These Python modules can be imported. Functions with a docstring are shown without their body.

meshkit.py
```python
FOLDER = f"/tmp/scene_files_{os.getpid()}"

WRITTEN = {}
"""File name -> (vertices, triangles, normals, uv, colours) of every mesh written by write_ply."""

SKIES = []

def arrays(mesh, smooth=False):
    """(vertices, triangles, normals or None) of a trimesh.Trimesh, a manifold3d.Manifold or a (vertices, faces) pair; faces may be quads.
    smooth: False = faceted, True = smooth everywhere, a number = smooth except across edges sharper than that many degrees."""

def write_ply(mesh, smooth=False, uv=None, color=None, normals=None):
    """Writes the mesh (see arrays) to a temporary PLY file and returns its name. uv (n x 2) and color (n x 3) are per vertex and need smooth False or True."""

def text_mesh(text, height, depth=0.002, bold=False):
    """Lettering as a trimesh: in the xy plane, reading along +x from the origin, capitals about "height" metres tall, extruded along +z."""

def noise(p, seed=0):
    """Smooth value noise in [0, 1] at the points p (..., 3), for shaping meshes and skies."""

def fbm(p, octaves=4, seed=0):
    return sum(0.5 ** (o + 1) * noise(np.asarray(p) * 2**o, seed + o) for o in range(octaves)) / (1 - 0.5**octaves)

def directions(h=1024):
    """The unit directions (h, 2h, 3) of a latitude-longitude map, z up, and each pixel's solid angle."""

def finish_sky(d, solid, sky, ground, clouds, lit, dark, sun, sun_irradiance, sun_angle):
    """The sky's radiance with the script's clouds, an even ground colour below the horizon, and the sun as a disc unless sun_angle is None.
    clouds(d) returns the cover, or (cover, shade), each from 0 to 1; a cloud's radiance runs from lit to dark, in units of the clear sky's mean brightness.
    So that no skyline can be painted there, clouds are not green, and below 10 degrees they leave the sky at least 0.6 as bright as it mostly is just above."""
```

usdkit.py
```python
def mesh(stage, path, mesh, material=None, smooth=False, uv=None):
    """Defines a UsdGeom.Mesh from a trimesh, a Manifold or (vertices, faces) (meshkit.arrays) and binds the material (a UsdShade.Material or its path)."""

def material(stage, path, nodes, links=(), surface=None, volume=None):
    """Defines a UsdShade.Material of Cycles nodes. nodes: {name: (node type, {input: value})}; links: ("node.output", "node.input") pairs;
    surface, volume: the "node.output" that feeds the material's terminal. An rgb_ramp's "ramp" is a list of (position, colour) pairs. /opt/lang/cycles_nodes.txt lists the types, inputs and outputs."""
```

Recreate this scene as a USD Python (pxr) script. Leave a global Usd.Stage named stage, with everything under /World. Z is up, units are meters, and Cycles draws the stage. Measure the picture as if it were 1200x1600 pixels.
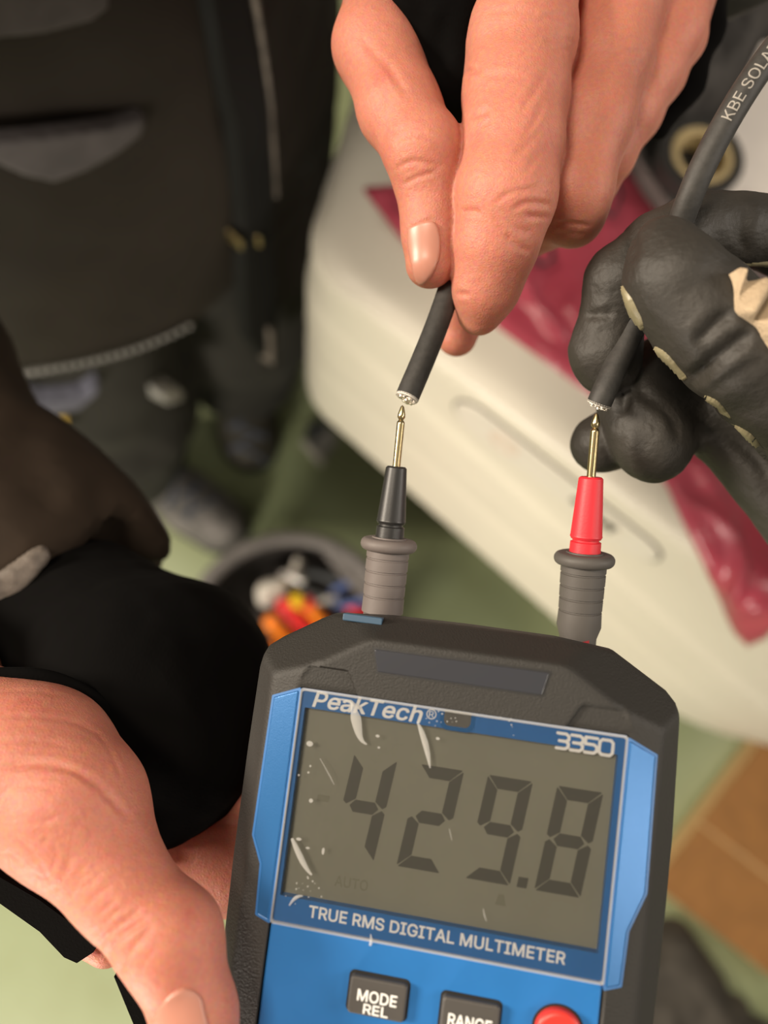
import math
import numpy as np
import trimesh
import shapely.geometry as sg
from shapely import affinity
from scipy.ndimage import map_coordinates
import usdkit, meshkit
from pxr import Usd, UsdGeom, UsdLux, Gf, Sdf, Vt

stage = Usd.Stage.CreateInMemory()
UsdGeom.SetStageUpAxis(stage, UsdGeom.Tokens.z)
UsdGeom.SetStageMetersPerUnit(stage, 1.0)
UsdGeom.Xform.Define(stage, '/World')
rng = np.random.default_rng(7)

# ------------------------------------------------------------------ camera
FPX, CX, CY, HC = 1200.0, 600.0, 800.0, 1.45          # focal length in pixels of the 1200x1600 frame, camera height
_D = np.array([-0.1, -0.208, -1.0]); _D /= np.linalg.norm(_D)   # straight down, as the camera sees it
_Z = -_D; _Y = np.array([0, 1, 0]) - _Z * _Z[1]; _Y /= np.linalg.norm(_Y); _X = np.cross(_Y, _Z)
R = np.array([_X, _Y, _Z]); EYE = np.array([0, 0, HC])
cam = UsdGeom.Camera.Define(stage, '/World/camera')
_m = np.eye(4); _m[:3, :3] = R.T; _m[3, :3] = EYE
cam.AddTransformOp().Set(Gf.Matrix4d(_m.tolist()))
cam.CreateFocalLengthAttr(24.0); cam.CreateHorizontalApertureAttr(24.0); cam.CreateVerticalApertureAttr(32.0)
cam.CreateFStopAttr(24 / 4.3); cam.CreateFocusDistanceAttr(0.178)
cam.CreateClippingRangeAttr(Gf.Vec2f(0.01, 50)); cam.CreateExposureAttr(0.0)

# ------------------------------------------------------------------ light
def rect_lamp(name, pos, target, w, h, power, col):
    l = UsdLux.RectLight.Define(stage, '/World/' + name)
    z = np.array(pos, float) - np.array(target, float); z /= np.linalg.norm(z)
    x = np.cross([0, 1, 0.01], z); x /= np.linalg.norm(x); y = np.cross(z, x)
    m = np.eye(4); m[0, :3], m[1, :3], m[2, :3], m[3, :3] = x, y, z, pos
    l.AddTransformOp().Set(Gf.Matrix4d(m.tolist()))
    l.CreateWidthAttr(w); l.CreateHeightAttr(h); l.CreateIntensityAttr(power); l.CreateColorAttr(Gf.Vec3f(*col)); l.CreateNormalizeAttr(False)
rect_lamp('ceiling_lamp', (-0.66, 0.26, 2.46), (0.05, 0.1, 1.2), 0.40, 0.40, 32.0, (1.0, 0.85, 0.68))
rect_lamp('ceiling_lamp_002', (-1.65, 0.30, 1.86), (0.2, 0.15, 0.8), 0.45, 0.45, 80.0, (1.0, 0.87, 0.71))
rect_lamp('added_front_fill', (-0.95, -1.40, 1.05), (0.2, 0.15, 0.7), 0.45, 0.45, 48.0, (1.0, 0.91, 0.78))  # added fill, no such source known; brightens the cabinet front
rect_lamp('ceiling_lamp_001', (0.96, -0.78, 2.55), (0.02, -0.1, 1.2), 0.38, 0.38, 14.0, (1.0, 0.90, 0.76))
rect_lamp('ceiling_lamp_003', (1.55, 0.05, 2.15), (0.2, 0.3, 0.9), 0.45, 0.45, 22.0, (1.0, 0.90, 0.80))  # added lamp at the right, brightens tape, paper and glove
dome = UsdLux.DomeLight.Define(stage, '/World/room_light')
dome.CreateIntensityAttr(0.07); dome.CreateColorAttr(Gf.Vec3f(1.0, 0.88, 0.70))

# ------------------------------------------------------------------ helpers: where things are
def P(px, py, d):
    """The point d metres in front of the camera that the photograph shows at (px, py)."""
    return R @ np.array([(px - CX) / FPX * d, (CY - py) / FPX * d, -d]) + EYE
def ray(px, py): return R @ np.array([(px - CX) / FPX, (CY - py) / FPX, -1.0])
def at(px, py, z):
    r = ray(px, py); return EYE + r * ((z - HC) / r[2])
def proj(v):
    q = (np.asarray(v) - EYE) @ R
    return np.stack([CX + FPX * q[..., 0] / -q[..., 2], CY - FPX * q[..., 1] / -q[..., 2]], -1), -q[..., 2]
CL = lambda v: R @ np.asarray(v, float)               # a direction given in camera axes

# ------------------------------------------------------------------ helpers: signed distance modelling
def cone(a, ra, b, rb):
    a, b = np.asarray(a, float), np.asarray(b, float); ba = b - a; l2 = ba @ ba
    if l2 < (ra - rb) ** 2 + 1e-12:
        c, r = (a, ra) if ra > rb else (b, rb)
        return lambda p: np.linalg.norm(p - c, axis=1) - r
    rr = ra - rb; a2 = l2 - rr * rr; il2 = 1 / l2
    def f(p):
        pa = p - a; y = pa @ ba; z = y - l2
        x2 = ((pa * l2 - y[:, None] * ba) ** 2).sum(1); y2 = y * y * l2; z2 = z * z * l2
        k = np.sign(rr) * rr * rr * x2
        return np.where(np.sign(z) * a2 * z2 > k, np.sqrt(x2 + z2) * il2 - rb,
               np.where(np.sign(y) * a2 * y2 < k, np.sqrt(x2 + y2) * il2 - ra, (np.sqrt(x2 * a2 * il2) + y * rr) * il2 - ra))
    f.box = (np.minimum(a - ra, b - rb), np.maximum(a + ra, b + rb))
    return f
def ellipsoid(c, axes, r):
    A = np.asarray(axes, float); r = np.asarray(r, float); c = np.asarray(c, float)
    def f(p):
        q = (p - c) @ A.T; k0 = np.linalg.norm(q / r, axis=1); k1 = np.linalg.norm(q / r ** 2, axis=1)
        return k0 * (k0 - 1) / np.maximum(k1, 1e-9)
    f.box = (c - r.max(), c + r.max())
    return f
def smin(a, b, k):
    h = np.maximum(k - np.abs(a - b), 0) / k
    return np.minimum(a, b) - h * h * k * 0.25
def union(fs, k):
    def f(p):
        out = fs[0](p)
        for g in fs[1:]: out = smin(out, g(p), k)
        return out
    f.box = (np.min([g.box[0] for g in fs], 0) - k * .35, np.max([g.box[1] for g in fs], 0) + k * .35)
    return f
def smax(a, b, k): return -smin(-a, -b, k)
def chain(pts, k=0.003):
    """pts: (px, py, depth, radius in px) -> a tapering limb."""
    q = [(P(x, y, d), r * d / FPX) for x, y, d, r in pts]
    return union([cone(q[i][0], q[i][1], q[i + 1][0], q[i + 1][1]) for i in range(len(q) - 1)], k) if len(q) > 1 else cone(q[0][0], q[0][1], q[0][0], q[0][1] * .999)
def wchain(pts, k=0.03):
    return union([cone(pts[i][0], pts[i][1], pts[i + 1][0], pts[i + 1][1]) for i in range(len(pts) - 1)], k)

def gradient(f, p, e):
    g = np.stack([f(p + d) - f(p - d) for d in np.eye(3) * e], 1)
    return g / np.maximum(np.linalg.norm(g, axis=1, keepdims=True), 1e-12)
def surface(f, h, lo=None, hi=None, newton=2):
    """Surface nets of f == 0 at grid step h; the vertices are then pulled onto the surface."""
    lo = np.asarray(f.box[0] if lo is None else lo) - 3 * h; hi = np.asarray(f.box[1] if hi is None else hi) + 3 * h
    c = 4
    nc = np.ceil((hi - lo) / (c * h)).astype(int) + 1; n = (nc - 1) * c + 1
    def ev(q):
        return np.concatenate([f(q[i:i + 400000]) for i in range(0, len(q), 400000)]) if len(q) else np.zeros(0)
    ci = np.stack(np.meshgrid(*[np.arange(k) for k in nc], indexing='ij'), -1).reshape(-1, 3)
    cv = ev(lo + ci * c * h).reshape(nc)
    ax = [np.arange(k) / c for k in n]
    fine = np.empty(n, np.float64)
    for i in range(n[0]):
        yy, zz = np.meshgrid(ax[1], ax[2], indexing='ij')
        fine[i] = map_coordinates(cv, [np.full(yy.shape, ax[0][i]), yy, zz], order=1, mode='nearest')
    near = np.argwhere(np.abs(fine) < c * h * 1.3)
    fine[tuple(near.T)] = ev(lo + near * h)
    s = fine < 0
    cnt = sum(s[i:n[0] - 1 + i, j:n[1] - 1 + j, k:n[2] - 1 + k].astype(np.int8) for i in (0, 1) for j in (0, 1) for k in (0, 1))
    cells = np.argwhere((cnt > 0) & (cnt < 8))
    idx = np.full(np.array(n) - 1, -1, np.int64); idx[tuple(cells.T)] = np.arange(len(cells))
    acc = np.zeros((len(cells), 3)); num = np.zeros(len(cells))
    corners = [np.array(x) for x in np.ndindex(2, 2, 2)]
    for a in corners:
        for d in range(3):
            if a[d]: continue
            b = a.copy(); b[d] = 1
            va, vb = fine[tuple((cells + a).T)], fine[tuple((cells + b).T)]
            m = (va < 0) != (vb < 0); t = va[m] / (va[m] - vb[m])
            acc[m] += a + t[:, None] * (b - a); num[m] += 1
    v = lo + (cells + acc / num[:, None]) * h
    faces = []
    for d in range(3):
        e1, e2 = np.eye(3, dtype=int)[(d + 1) % 3], np.eye(3, dtype=int)[(d + 2) % 3]; e0 = np.eye(3, dtype=int)[d]
        sl0 = tuple(slice(0, n[k] - 1) if k == d else slice(1, n[k] - 1) for k in range(3))
        sl1 = tuple(slice(1, n[k]) if k == d else slice(1, n[k] - 1) for k in range(3))
        A, B = s[sl0], s[sl1]
        for flip, mask in ((False, A & ~B), (True, ~A & B)):
            e = np.argwhere(mask) + np.array([0 if k == d else 1 for k in range(3)])
            if not len(e): continue
            q = np.stack([idx[tuple((e - e1 - e2).T)], idx[tuple((e - e2).T)], idx[tuple(e.T)], idx[tuple((e - e1).T)]], 1)
            faces.append(q[:, ::-1] if flip else q)
    F = np.vstack(faces); F = F[(F >= 0).all(1)]
    for _ in range(newton):
        g = gradient(f, v, h * .3); st = np.clip(f(v), -h, h)
        v = v - g * st[:, None]
    tri = np.vstack([F[:, [0, 1, 2]], F[:, [0, 2, 3]]])
    return trimesh.Trimesh(v, tri, process=False)
def seg_dist(p, line):
    """distance in px from points p to a polyline and the parameter along it (0..1)."""
    line = np.asarray(line, float); L = np.r_[0, np.cumsum(np.linalg.norm(np.diff(line, axis=0), axis=1))]
    best = np.full(len(p), 1e9); par = np.zeros(len(p))
    for i in range(len(line) - 1):
        a, b = line[i], line[i + 1]; ab = b - a
        t = np.clip(((p - a) @ ab) / max(ab @ ab, 1e-9), 0, 1)
        dd = np.linalg.norm(p - a - t[:, None] * ab, axis=1); m = dd < best
        best[m] = dd[m]; par[m] = (L[i] + t[m] * (L[i + 1] - L[i])) / L[-1]
    return best, par
def smooth_line(pts, n=8):
    pts = np.asarray(pts, float)
    if len(pts) < 3: return pts
    t = np.arange(len(pts)); from scipy.interpolate import CubicSpline
    return CubicSpline(t, pts)(np.linspace(0, len(pts) - 1, n * (len(pts) - 1) + 1))
def crease(mesh, lines, noise_amp=0.0, noise_scale=100.0, seed=0):
    """Folds pressed into the surface along lines seen in the photograph: (polyline, depth mm, half width mm)."""
    v = np.array(mesh.vertices); nrm = meshkit.arrays(mesh, True)[2]
    px, d = proj(v); facing = ((EYE - v) * nrm).sum(1) > 0
    off = np.zeros(len(v))
    if noise_amp: off += (meshkit.fbm(v * noise_scale, 3, seed) - .5) * noise_amp
    for ln, amp, w in lines:
        ln = smooth_line(ln); dd, t = seg_dist(px, ln)
        mm = dd * d / FPX * 1000; m = facing & (mm < 5 * w)
        tap = np.clip(np.minimum(t, 1 - t) * 5, 0, 1) ** .7
        off[m] += (amp * 1e-3 * tap * (-np.exp(-(mm / w) ** 2) + .22 * np.exp(-((mm - 2.1 * w) / w) ** 2)))[m]
    mesh.vertices = v + nrm * off[:, None]
    return mesh
def trace(f, px, py, d0, d1=None):
    """First hit of the camera ray with f, started d0 metres out."""
    r = np.stack([ray(a, b) for a, b in zip(px, py)]); p = EYE + r * d0; L = np.linalg.norm(r, axis=1, keepdims=True)
    for _ in range(60):
        p = p + r / L * (f(p) * .9)[:, None]
    return p, np.abs(f(p)) < 2e-3
def patch(f, outline, step, d0, thick=0.0004, rise=None, edge=4.0, smooth_in=True, wave=None):
    """A skin lying on the surface f inside an outline traced in the photograph, tucked under at its edge."""
    poly = sg.Polygon(smooth_line(list(outline) + [outline[0]], 6) if smooth_in else outline).buffer(0)
    if poly.geom_type != 'Polygon': poly = max(poly.geoms, key=lambda g: g.area)
    ring = np.array(poly.exterior.segmentize(step).coords)[:-1]
    x0, y0, x1, y1 = poly.bounds
    gx, gy = np.meshgrid(np.arange(x0, x1, step), np.arange(y0, y1, step * .87)); gx = gx + (np.arange(len(gx)) % 2)[:, None] * step * .5
    import shapely
    inner = poly.buffer(-step * .55)
    g = np.c_[gx.ravel(), gy.ravel()]; g = g[shapely.contains_xy(inner, g[:, 0], g[:, 1])]
    pts = np.vstack([ring, g])
    from scipy.spatial import Delaunay
    T = Delaunay(pts).simplices; c = pts[T].mean(1); T = T[shapely.contains_xy(poly, c[:, 0], c[:, 1])]
    h, ok = trace(f, pts[:, 0], pts[:, 1], d0)
    n = gradient(f, h, 2e-4)
    dist = shapely.distance(shapely.points(pts), poly.exterior)
    k = np.clip(dist / edge, 0, 1); prof = np.sqrt(1 - (1 - k) ** 2)
    off = -0.0003 + (thick + 0.0003) * prof
    if wave is not None: off = off + wave(pts, h) * k
    v = h + n * off[:, None]
    T = T[ok[T].all(1)]
    e3 = np.max([np.linalg.norm(h[T[:, i]] - h[T[:, i - 1]], axis=1) for i in range(3)], 0)
    T = T[e3 < 5 * step * proj(h[T[:, 0]])[1] / FPX]                     # do not bridge a gap between two surfaces
    from scipy.sparse import coo_matrix
    from scipy.sparse.csgraph import connected_components
    e = np.vstack([T[:, [0, 1]], T[:, [1, 2]]]); lab = connected_components(coo_matrix((np.ones(len(e)), (e[:, 0], e[:, 1])), shape=(len(v), len(v))), directed=False)[1][T[:, 0]]
    T = T[lab == np.bincount(lab).argmax()]
    tri = v[T]; fl = (np.cross(tri[:, 1] - tri[:, 0], tri[:, 2] - tri[:, 0]) * n[T].mean(1)).sum(1) < 0
    T[fl] = T[fl][:, ::-1]
    return trimesh.Trimesh(v, T, process=False)

# ------------------------------------------------------------------ helpers: plain meshes
def tube(path, radius, n=20, caps=True):
    path = np.asarray(path, float); r = np.broadcast_to(np.asarray(radius, float), (len(path),))
    t = np.gradient(path, axis=0); t /= np.linalg.norm(t, axis=1, keepdims=True)
    u = np.cross(t[0], [0.3, 0.5, 0.8]); u /= np.linalg.norm(u); ang = np.linspace(0, 2 * np.pi, n, endpoint=False); rings = []
    for i in range(len(path)):
        u = u - t[i] * (u @ t[i]); u /= np.linalg.norm(u); w = np.cross(t[i], u)
        rings.append(path[i] + r[i] * (np.cos(ang)[:, None] * u + np.sin(ang)[:, None] * w))
    v = np.vstack(rings); F = []
    for i in range(len(path) - 1):
        a = i * n + np.arange(n); b = i * n + (np.arange(n) + 1) % n
        F += [np.c_[a, b, b + n], np.c_[a, b + n, a + n]]
    if caps:
        v = np.vstack([v, path[0], path[-1]]); k = np.arange(n); e = (len(path) - 1) * n
        F += [np.c_[(k + 1) % n, k, np.full(n, len(v) - 2)], np.c_[e + k, e + (k + 1) % n, np.full(n, len(v) - 1)]]
    return trimesh.Trimesh(v, np.vstack(F), process=False)
def spline(pts, n=12):
    from scipy.interpolate import CubicSpline
    pts = np.asarray(pts, float)
    return CubicSpline(np.arange(len(pts)), pts)(np.linspace(0, len(pts) - 1, n * (len(pts) - 1) + 1))
def lathe(a, b, prof, n=40):
    """prof: (distance along a->b in metres, radius)."""
    a, b = np.asarray(a), np.asarray(b); t = (b - a) / np.linalg.norm(b - a)
    u = np.cross(t, [0.2, 0.9, 0.3]); u /= np.linalg.norm(u); w = np.cross(t, u); ang = np.linspace(0, 2 * np.pi, n, endpoint=False)
    ring = np.cos(ang)[:, None] * u + np.sin(ang)[:, None] * w
    v = np.vstack([a + t * s + ring * max(r, 1e-5) for s, r in prof]); F = []
    for i in range(len(prof) - 1):
        p, q = i * n + np.arange(n), i * n + (np.arange(n) + 1) % n
        F += [np.c_[p, q, q + n], np.c_[p, q + n, p + n]]
    return trimesh.Trimesh(v, np.vstack(F), process=False)
def frame_mesh(m, o, U, V, N):
    v = np.asarray(m.vertices); return trimesh.Trimesh(o + v[:, :1] * U + v[:, 1:2] * V + v[:, 2:3] * N, m.faces, process=False)
def slab(poly, z0, z1, bev=0.0, n=3):
    """An extruded polygon with a rounded upper rim."""
    if bev <= 0:
        m = trimesh.creation.extrude_polygon(poly, z1 - z0, engine='earcut'); m.apply_translation([0, 0, z0]); return m
    parts = [slab(poly, z0, z1 - bev)]
    prev = poly
    base = np.array(poly.exterior.segmentize(1e9).coords)[:-1]
    rings = []
    if sg.polygon.orient(poly).exterior.is_ccw and not poly.exterior.is_ccw: base = base[::-1]
    m = len(base)
    d1 = np.roll(base, -1, 0) - base; d1 /= np.linalg.norm(d1, axis=1, keepdims=True); d0 = np.roll(d1, 1, 0)
    nin = np.c_[-d1[:, 1], d1[:, 0]] + np.c_[-d0[:, 1], d0[:, 0]]; nin /= np.maximum((nin * np.c_[-d1[:, 1], d1[:, 0]]).sum(1, keepdims=True), .3)
    for i in range(n + 1):
        a = i / n * np.pi / 2; rings.append(np.c_[base + nin * bev * (1 - np.cos(a)), np.full(m, z1 - bev + bev * np.sin(a))])
    v = np.vstack(rings); F = []
    for i in range(n):
        p, q = i * m + np.arange(m), i * m + (np.arange(m) + 1) % m; F += [np.c_[p, q, q + m], np.c_[p, q + m, p + m]]
    side = trimesh.Trimesh(v, np.vstack(F), process=False)
    top = sg.Polygon(rings[-1][:, :2]).buffer(0)
    vt, ft = trimesh.creation.triangulate_polygon(sg.Polygon(rings[-1][:, :2]), engine='earcut')
    capm = trimesh.Trimesh(np.c_[vt, np.full(len(vt), z1)], ft, process=False)
    if capm.face_normals[:, 2].sum() < 0: capm.invert()
    bot = slab(poly, z0, z1 - bev)
    keep = bot.face_normals[:, 2] < .5
    bot = trimesh.Trimesh(bot.vertices, bot.faces[keep], process=False)
    return trimesh.util.concatenate([bot, side, capm])
def rrect(x0, y0, x1, y1, r, q=6):
    return sg.box(x0 + r, y0 + r, x1 - r, y1 - r).buffer(r, quad_segs=q)
def text_fit(s, x0, x1, y0, y1, z, depth, bold=True, shear=0.0):
    m = meshkit.text_mesh(s, 1.0, 1.0, bold); v = np.array(m.vertices); lo, hi = v.min(0), v.max(0)
    v = (v - lo) / (hi - lo); v = np.c_[x0 + v[:, 0] * (x1 - x0), y0 + v[:, 1] * (y1 - y0), z + v[:, 2] * depth]
    v[:, 0] += (v[:, 1] - y0) * shear
    return trimesh.Trimesh(v, m.faces, process=False)
def strokes(lines, w): 
    from shapely import union_all
    return union_all([sg.LineString(l).buffer(w / 2, quad_segs=4) for l in lines])
def slabs(g, z0, z1): return trimesh.util.concatenate([slab(p, z0, z1) for p in getattr(g, 'geoms', [g])])
cat_ = trimesh.util.concatenate
def loop_sdf(poly):
    """signed distance of a convex 2D polygon (counter-clockwise), rounded."""
    p = np.asarray(poly, float); e = np.roll(p, -1, 0) - p; n = np.c_[e[:, 1], -e[:, 0]]; n /= np.linalg.norm(n, axis=1, keepdims=True); c = (n * p).sum(1)
    return n, c

# ------------------------------------------------------------------ helpers: prims
_used = {}
def numbered(parent, name):
    k = _used.get((parent, name), 0); _used[(parent, name)] = k + 1
    return f'{parent}/{name}' + (f'_{k:03d}' if k else '')
def keys(prim, label=None, cat=None, group=None, kind=None):
    for k, v in (('label', label), ('category', cat), ('group', group), ('kind', kind)):
        if v: prim.SetCustomDataByKey(k, v)
_org = {}
def thing(name, label, cat, origin, group=None):
    path = numbered('/World', name); x = UsdGeom.Xform.Define(stage, path)
    o = np.asarray(origin, float); x.AddTranslateOp().Set(Gf.Vec3d(*o.tolist())); _org[path] = o
    keys(x.GetPrim(), label, cat, group); return path
def part(parent, name, mesh, mat, smooth=True, label=None, kind=None):
    mesh = trimesh.Trimesh(mesh.vertices, mesh.faces, process=False); mesh.remove_unreferenced_vertices()
    path = numbered(parent, name); o = _org[parent]
    m = trimesh.Trimesh(np.asarray(mesh.vertices) - o, mesh.faces, process=False)
    g = usdkit.mesh(stage, path, m, MAT[mat], smooth=smooth); keys(g.GetPrim(), label, kind=kind); _org[path] = o
    return path
def single(name, mesh, mat, label=None, cat=None, group=None, kind=None, smooth=True):
    mesh = trimesh.Trimesh(mesh.vertices, mesh.faces, process=False); mesh.remove_unreferenced_vertices()
    path = numbered('/World', name); v = np.asarray(mesh.vertices)
    o = np.array([v[:, 0].mean(), v[:, 1].mean(), v[:, 2].min()]) if kind != 'structure' else np.zeros(3)
    g = usdkit.mesh(stage, path, trimesh.Trimesh(v - o, mesh.faces, process=False), MAT[mat], smooth=smooth)
    UsdGeom.Xformable(g.GetPrim()).AddTranslateOp().Set(Gf.Vec3d(*o.tolist())); keys(g.GetPrim(), label, cat, group, kind); _org[path] = o
    return path

# ------------------------------------------------------------------ materials
MAT = {}
UsdGeom.Scope.Define(stage, '/World/Looks')
def lin(r, g, b): return tuple((c / 255 / 12.92 if c / 255 <= .04045 else ((c / 255 + .055) / 1.055) ** 2.4) for c in (r, g, b))
def mat(name, col, rough=.5, metal=0.0, var=0.0, scale=60.0, col2=None, bump=0.0, bscale=400.0, bdist=.0004, voro=False, spec=.5, coat=0.0, sheen=0.0, sss=0.0, alpha=1.0, trans=0.0, detail=4.0, stretch=None):
    n = {'g': ('geometry', {}), 'p': ('principled_bsdf', {'base_color': col, 'roughness': rough, 'metallic': metal, 'specular_ior_level': spec, 'coat_weight': coat, 'sheen_weight': sheen, 'sheen_roughness': .4, 'alpha': alpha, 'transmission_weight': trans})}
    l = []; src = 'g.position'
    if stretch:
        n['mp'] = ('mapping', {'scale': stretch}); l.append(('g.position', 'mp.vector')); src = 'mp.vector'
    if sss:
        n['p'][1].update(subsurface_weight=sss, subsurface_scale=.004, subsurface_radius=(1.0, .32, .16), subsurface_method='random_walk')
    if var or col2:
        n['t'] = ('noise_texture', {'scale': scale, 'detail': detail, 'roughness': .6})
        c2 = col2 or tuple(c * (1 - var) for c in col); c1 = col if col2 else tuple(min(1, c * (1 + var)) for c in col)
        n['r'] = ('rgb_ramp', {'ramp': [(0, c2), (.35, c2), (.65, c1), (1, c1)]})
        l += [(src, 't.vector'), ('t.fac', 'r.fac'), ('r.color', 'p.base_color')]
    if bump:
        n['b'] = ('bump', {'strength': bump, 'distance': bdist})
        n['q'] = ('voronoi_texture', {'scale': bscale, 'feature': 'distance_to_edge'}) if voro else ('noise_texture', {'scale': bscale, 'detail': 3.0})
        l += [(src, 'q.vector'), ('q.distance' if voro else 'q.fac', 'b.height'), ('b.normal', 'p.normal')]
    MAT[name] = usdkit.material(stage, '/World/Looks/' + name, n, l, surface='p.BSDF')

# skin: pink-orange with redder blotches, fine creases and pores as relief
def skin(name, c1, c2, c3):
    n = {'g': ('geometry', {}), 't': ('noise_texture', {'scale': 70.0, 'detail': 3.0, 'roughness': .55}), 'r': ('rgb_ramp', {'ramp': [(0, c2), (.38, c1), (.6, c1), (.78, c3), (1, c3)]}),
         't2': ('noise_texture', {'scale': 900.0, 'detail': 2.0}), 'mx': ('mix_color', {'blend_type': 'soft_light', 'fac': .35}),
         'v': ('voronoi_texture', {'scale': 1300.0, 'feature': 'distance_to_edge'}), 'v2': ('noise_texture', {'scale': 330.0, 'detail': 4.0, 'distortion': .6}),
         'mul': ('math', {'math_type': 'multiply_add', 'value2': .6}), 'b': ('bump', {'strength': .65, 'distance': .0003}),
         'p': ('principled_bsdf', {'roughness': .55, 'specular_ior_level': .40, 'subsurface_weight': .22, 'subsurface_scale': .003, 'subsurface_radius': (1.0, .35, .2), 'subsurface_method': 'random_walk'})}
    l = [('g.position', 't.vector'), ('g.position', 't2.vector'), ('g.position', 'v.vector'), ('g.position', 'v2.vector'), ('t.fac', 'r.fac'), ('r.color', 'mx.a'), ('t2.color', 'mx.b'), ('mx.result', 'p.base_color'),
         ('v.distance', 'mul.value1'), ('v2.fac', 'mul.value3'), ('mul.value', 'b.height'), ('b.normal', 'p.normal')]
    MAT[name] = usdkit.material(stage, '/World/Looks/' + name, n, l, surface='p.BSDF')
skin('skin', (.475, .172, .116), (.485, .20, .126), (.445, .128, .092))
mat('nail', (.50, .215, .155), rough=.36, spec=.5, sss=.1)
mat('cuff_fabric', (.0022, .002, .0019), rough=.95, spec=.08, bump=.25, bscale=1500, bdist=.0003)
mat('jacket_fabric', (.0145, .0098, .0068), rough=.7, var=.15, scale=9, bump=.3, bscale=900, bdist=.0006, spec=.35)
mat('sleeve_fabric', (.026, .0175, .0115), rough=.9, var=.15, scale=25, bump=.3, bscale=1500, bdist=.0003, spec=.2)
mat('lining_fabric', (.13, .108, .09), rough=.7, var=.3, scale=90, bump=.5, bscale=300, bdist=.001)
mat('zipper_black', (.006, .006, .006), rough=.7, spec=.2)
mat('trouser_fabric', (.019, .0175, .0135), rough=.9, var=.2, scale=14, bump=.3, bscale=500, bdist=.001)
mat('pocket_fabric', (.10, .10, .13), rough=.85, var=.2, scale=30)
mat('yellow_label', (.55, .36, .04), rough=.6)
mat('grey_label', (.28, .27, .25), rough=.6)
mat('boot_leather', (.20, .185, .175), rough=.8, col2=(.09, .085, .08), scale=28, bump=.4, bscale=120, bdist=.002)
mat('boot_dark', (.03, .026, .017), rough=.7, var=.3, scale=25)
mat('boot_lace', (.07, .08, .11), rough=.8)
mat('sole', (.02, .02, .02), rough=.8)
mat('brass', (.62, .48, .24), rough=.3, metal=1)
mat('rubber', (.023, .0215, .019), rough=.6, bump=.5, bscale=2200, bdist=.0003, spec=.45)
mat('rubber_smooth', (.042, .040, .036), rough=.5, bump=.15, bscale=2500, bdist=.0002, spec=.5)
mat('blue_plastic', (.016, .145, .42), rough=.42, var=.05, scale=40, bump=.12, bscale=2600, bdist=.0002)
mat('blue_metallic', (.018, .125, .34), rough=.30, metal=.3, bump=.12, bscale=3500, bdist=.0002, spec=.6)
mat('probe_clip_blue', (.03, .075, .13), rough=.5)
mat('blue_print', (.025, .14, .39), rough=.35)
mat('lcd', (.215, .212, .165), rough=.35, var=.04, scale=40)
mat('lcd_bezel', (.10, .10, .085), rough=.6)
mat('segment', (.068, .066, .052), rough=.5)
mat('segment_faint', (.165, .162, .118), rough=.5)
mat('white_print', (.80, .80, .78), rough=.5)
mat('button', (.060, .055, .050), rough=.55, bump=.2, bscale=2500, bdist=.0002)
mat('red_button', (.62, .035, .025), rough=.42)
mat('bar_plastic', (.035, .037, .045), rough=.22, spec=.6)
mat('sensor', (.13, .125, .115), rough=.2)
mat('wrinkle_glare', (.80, .80, .78), rough=.25, alpha=.26)  # whitish colour stands in for glare on film wrinkles and bubbles
mat('gold_metal', (.60, .49, .27), rough=.24, metal=1)
mat('black_plastic', (.018, .018, .018), rough=.42, bump=.1, bscale=1500, bdist=.0002)
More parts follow.
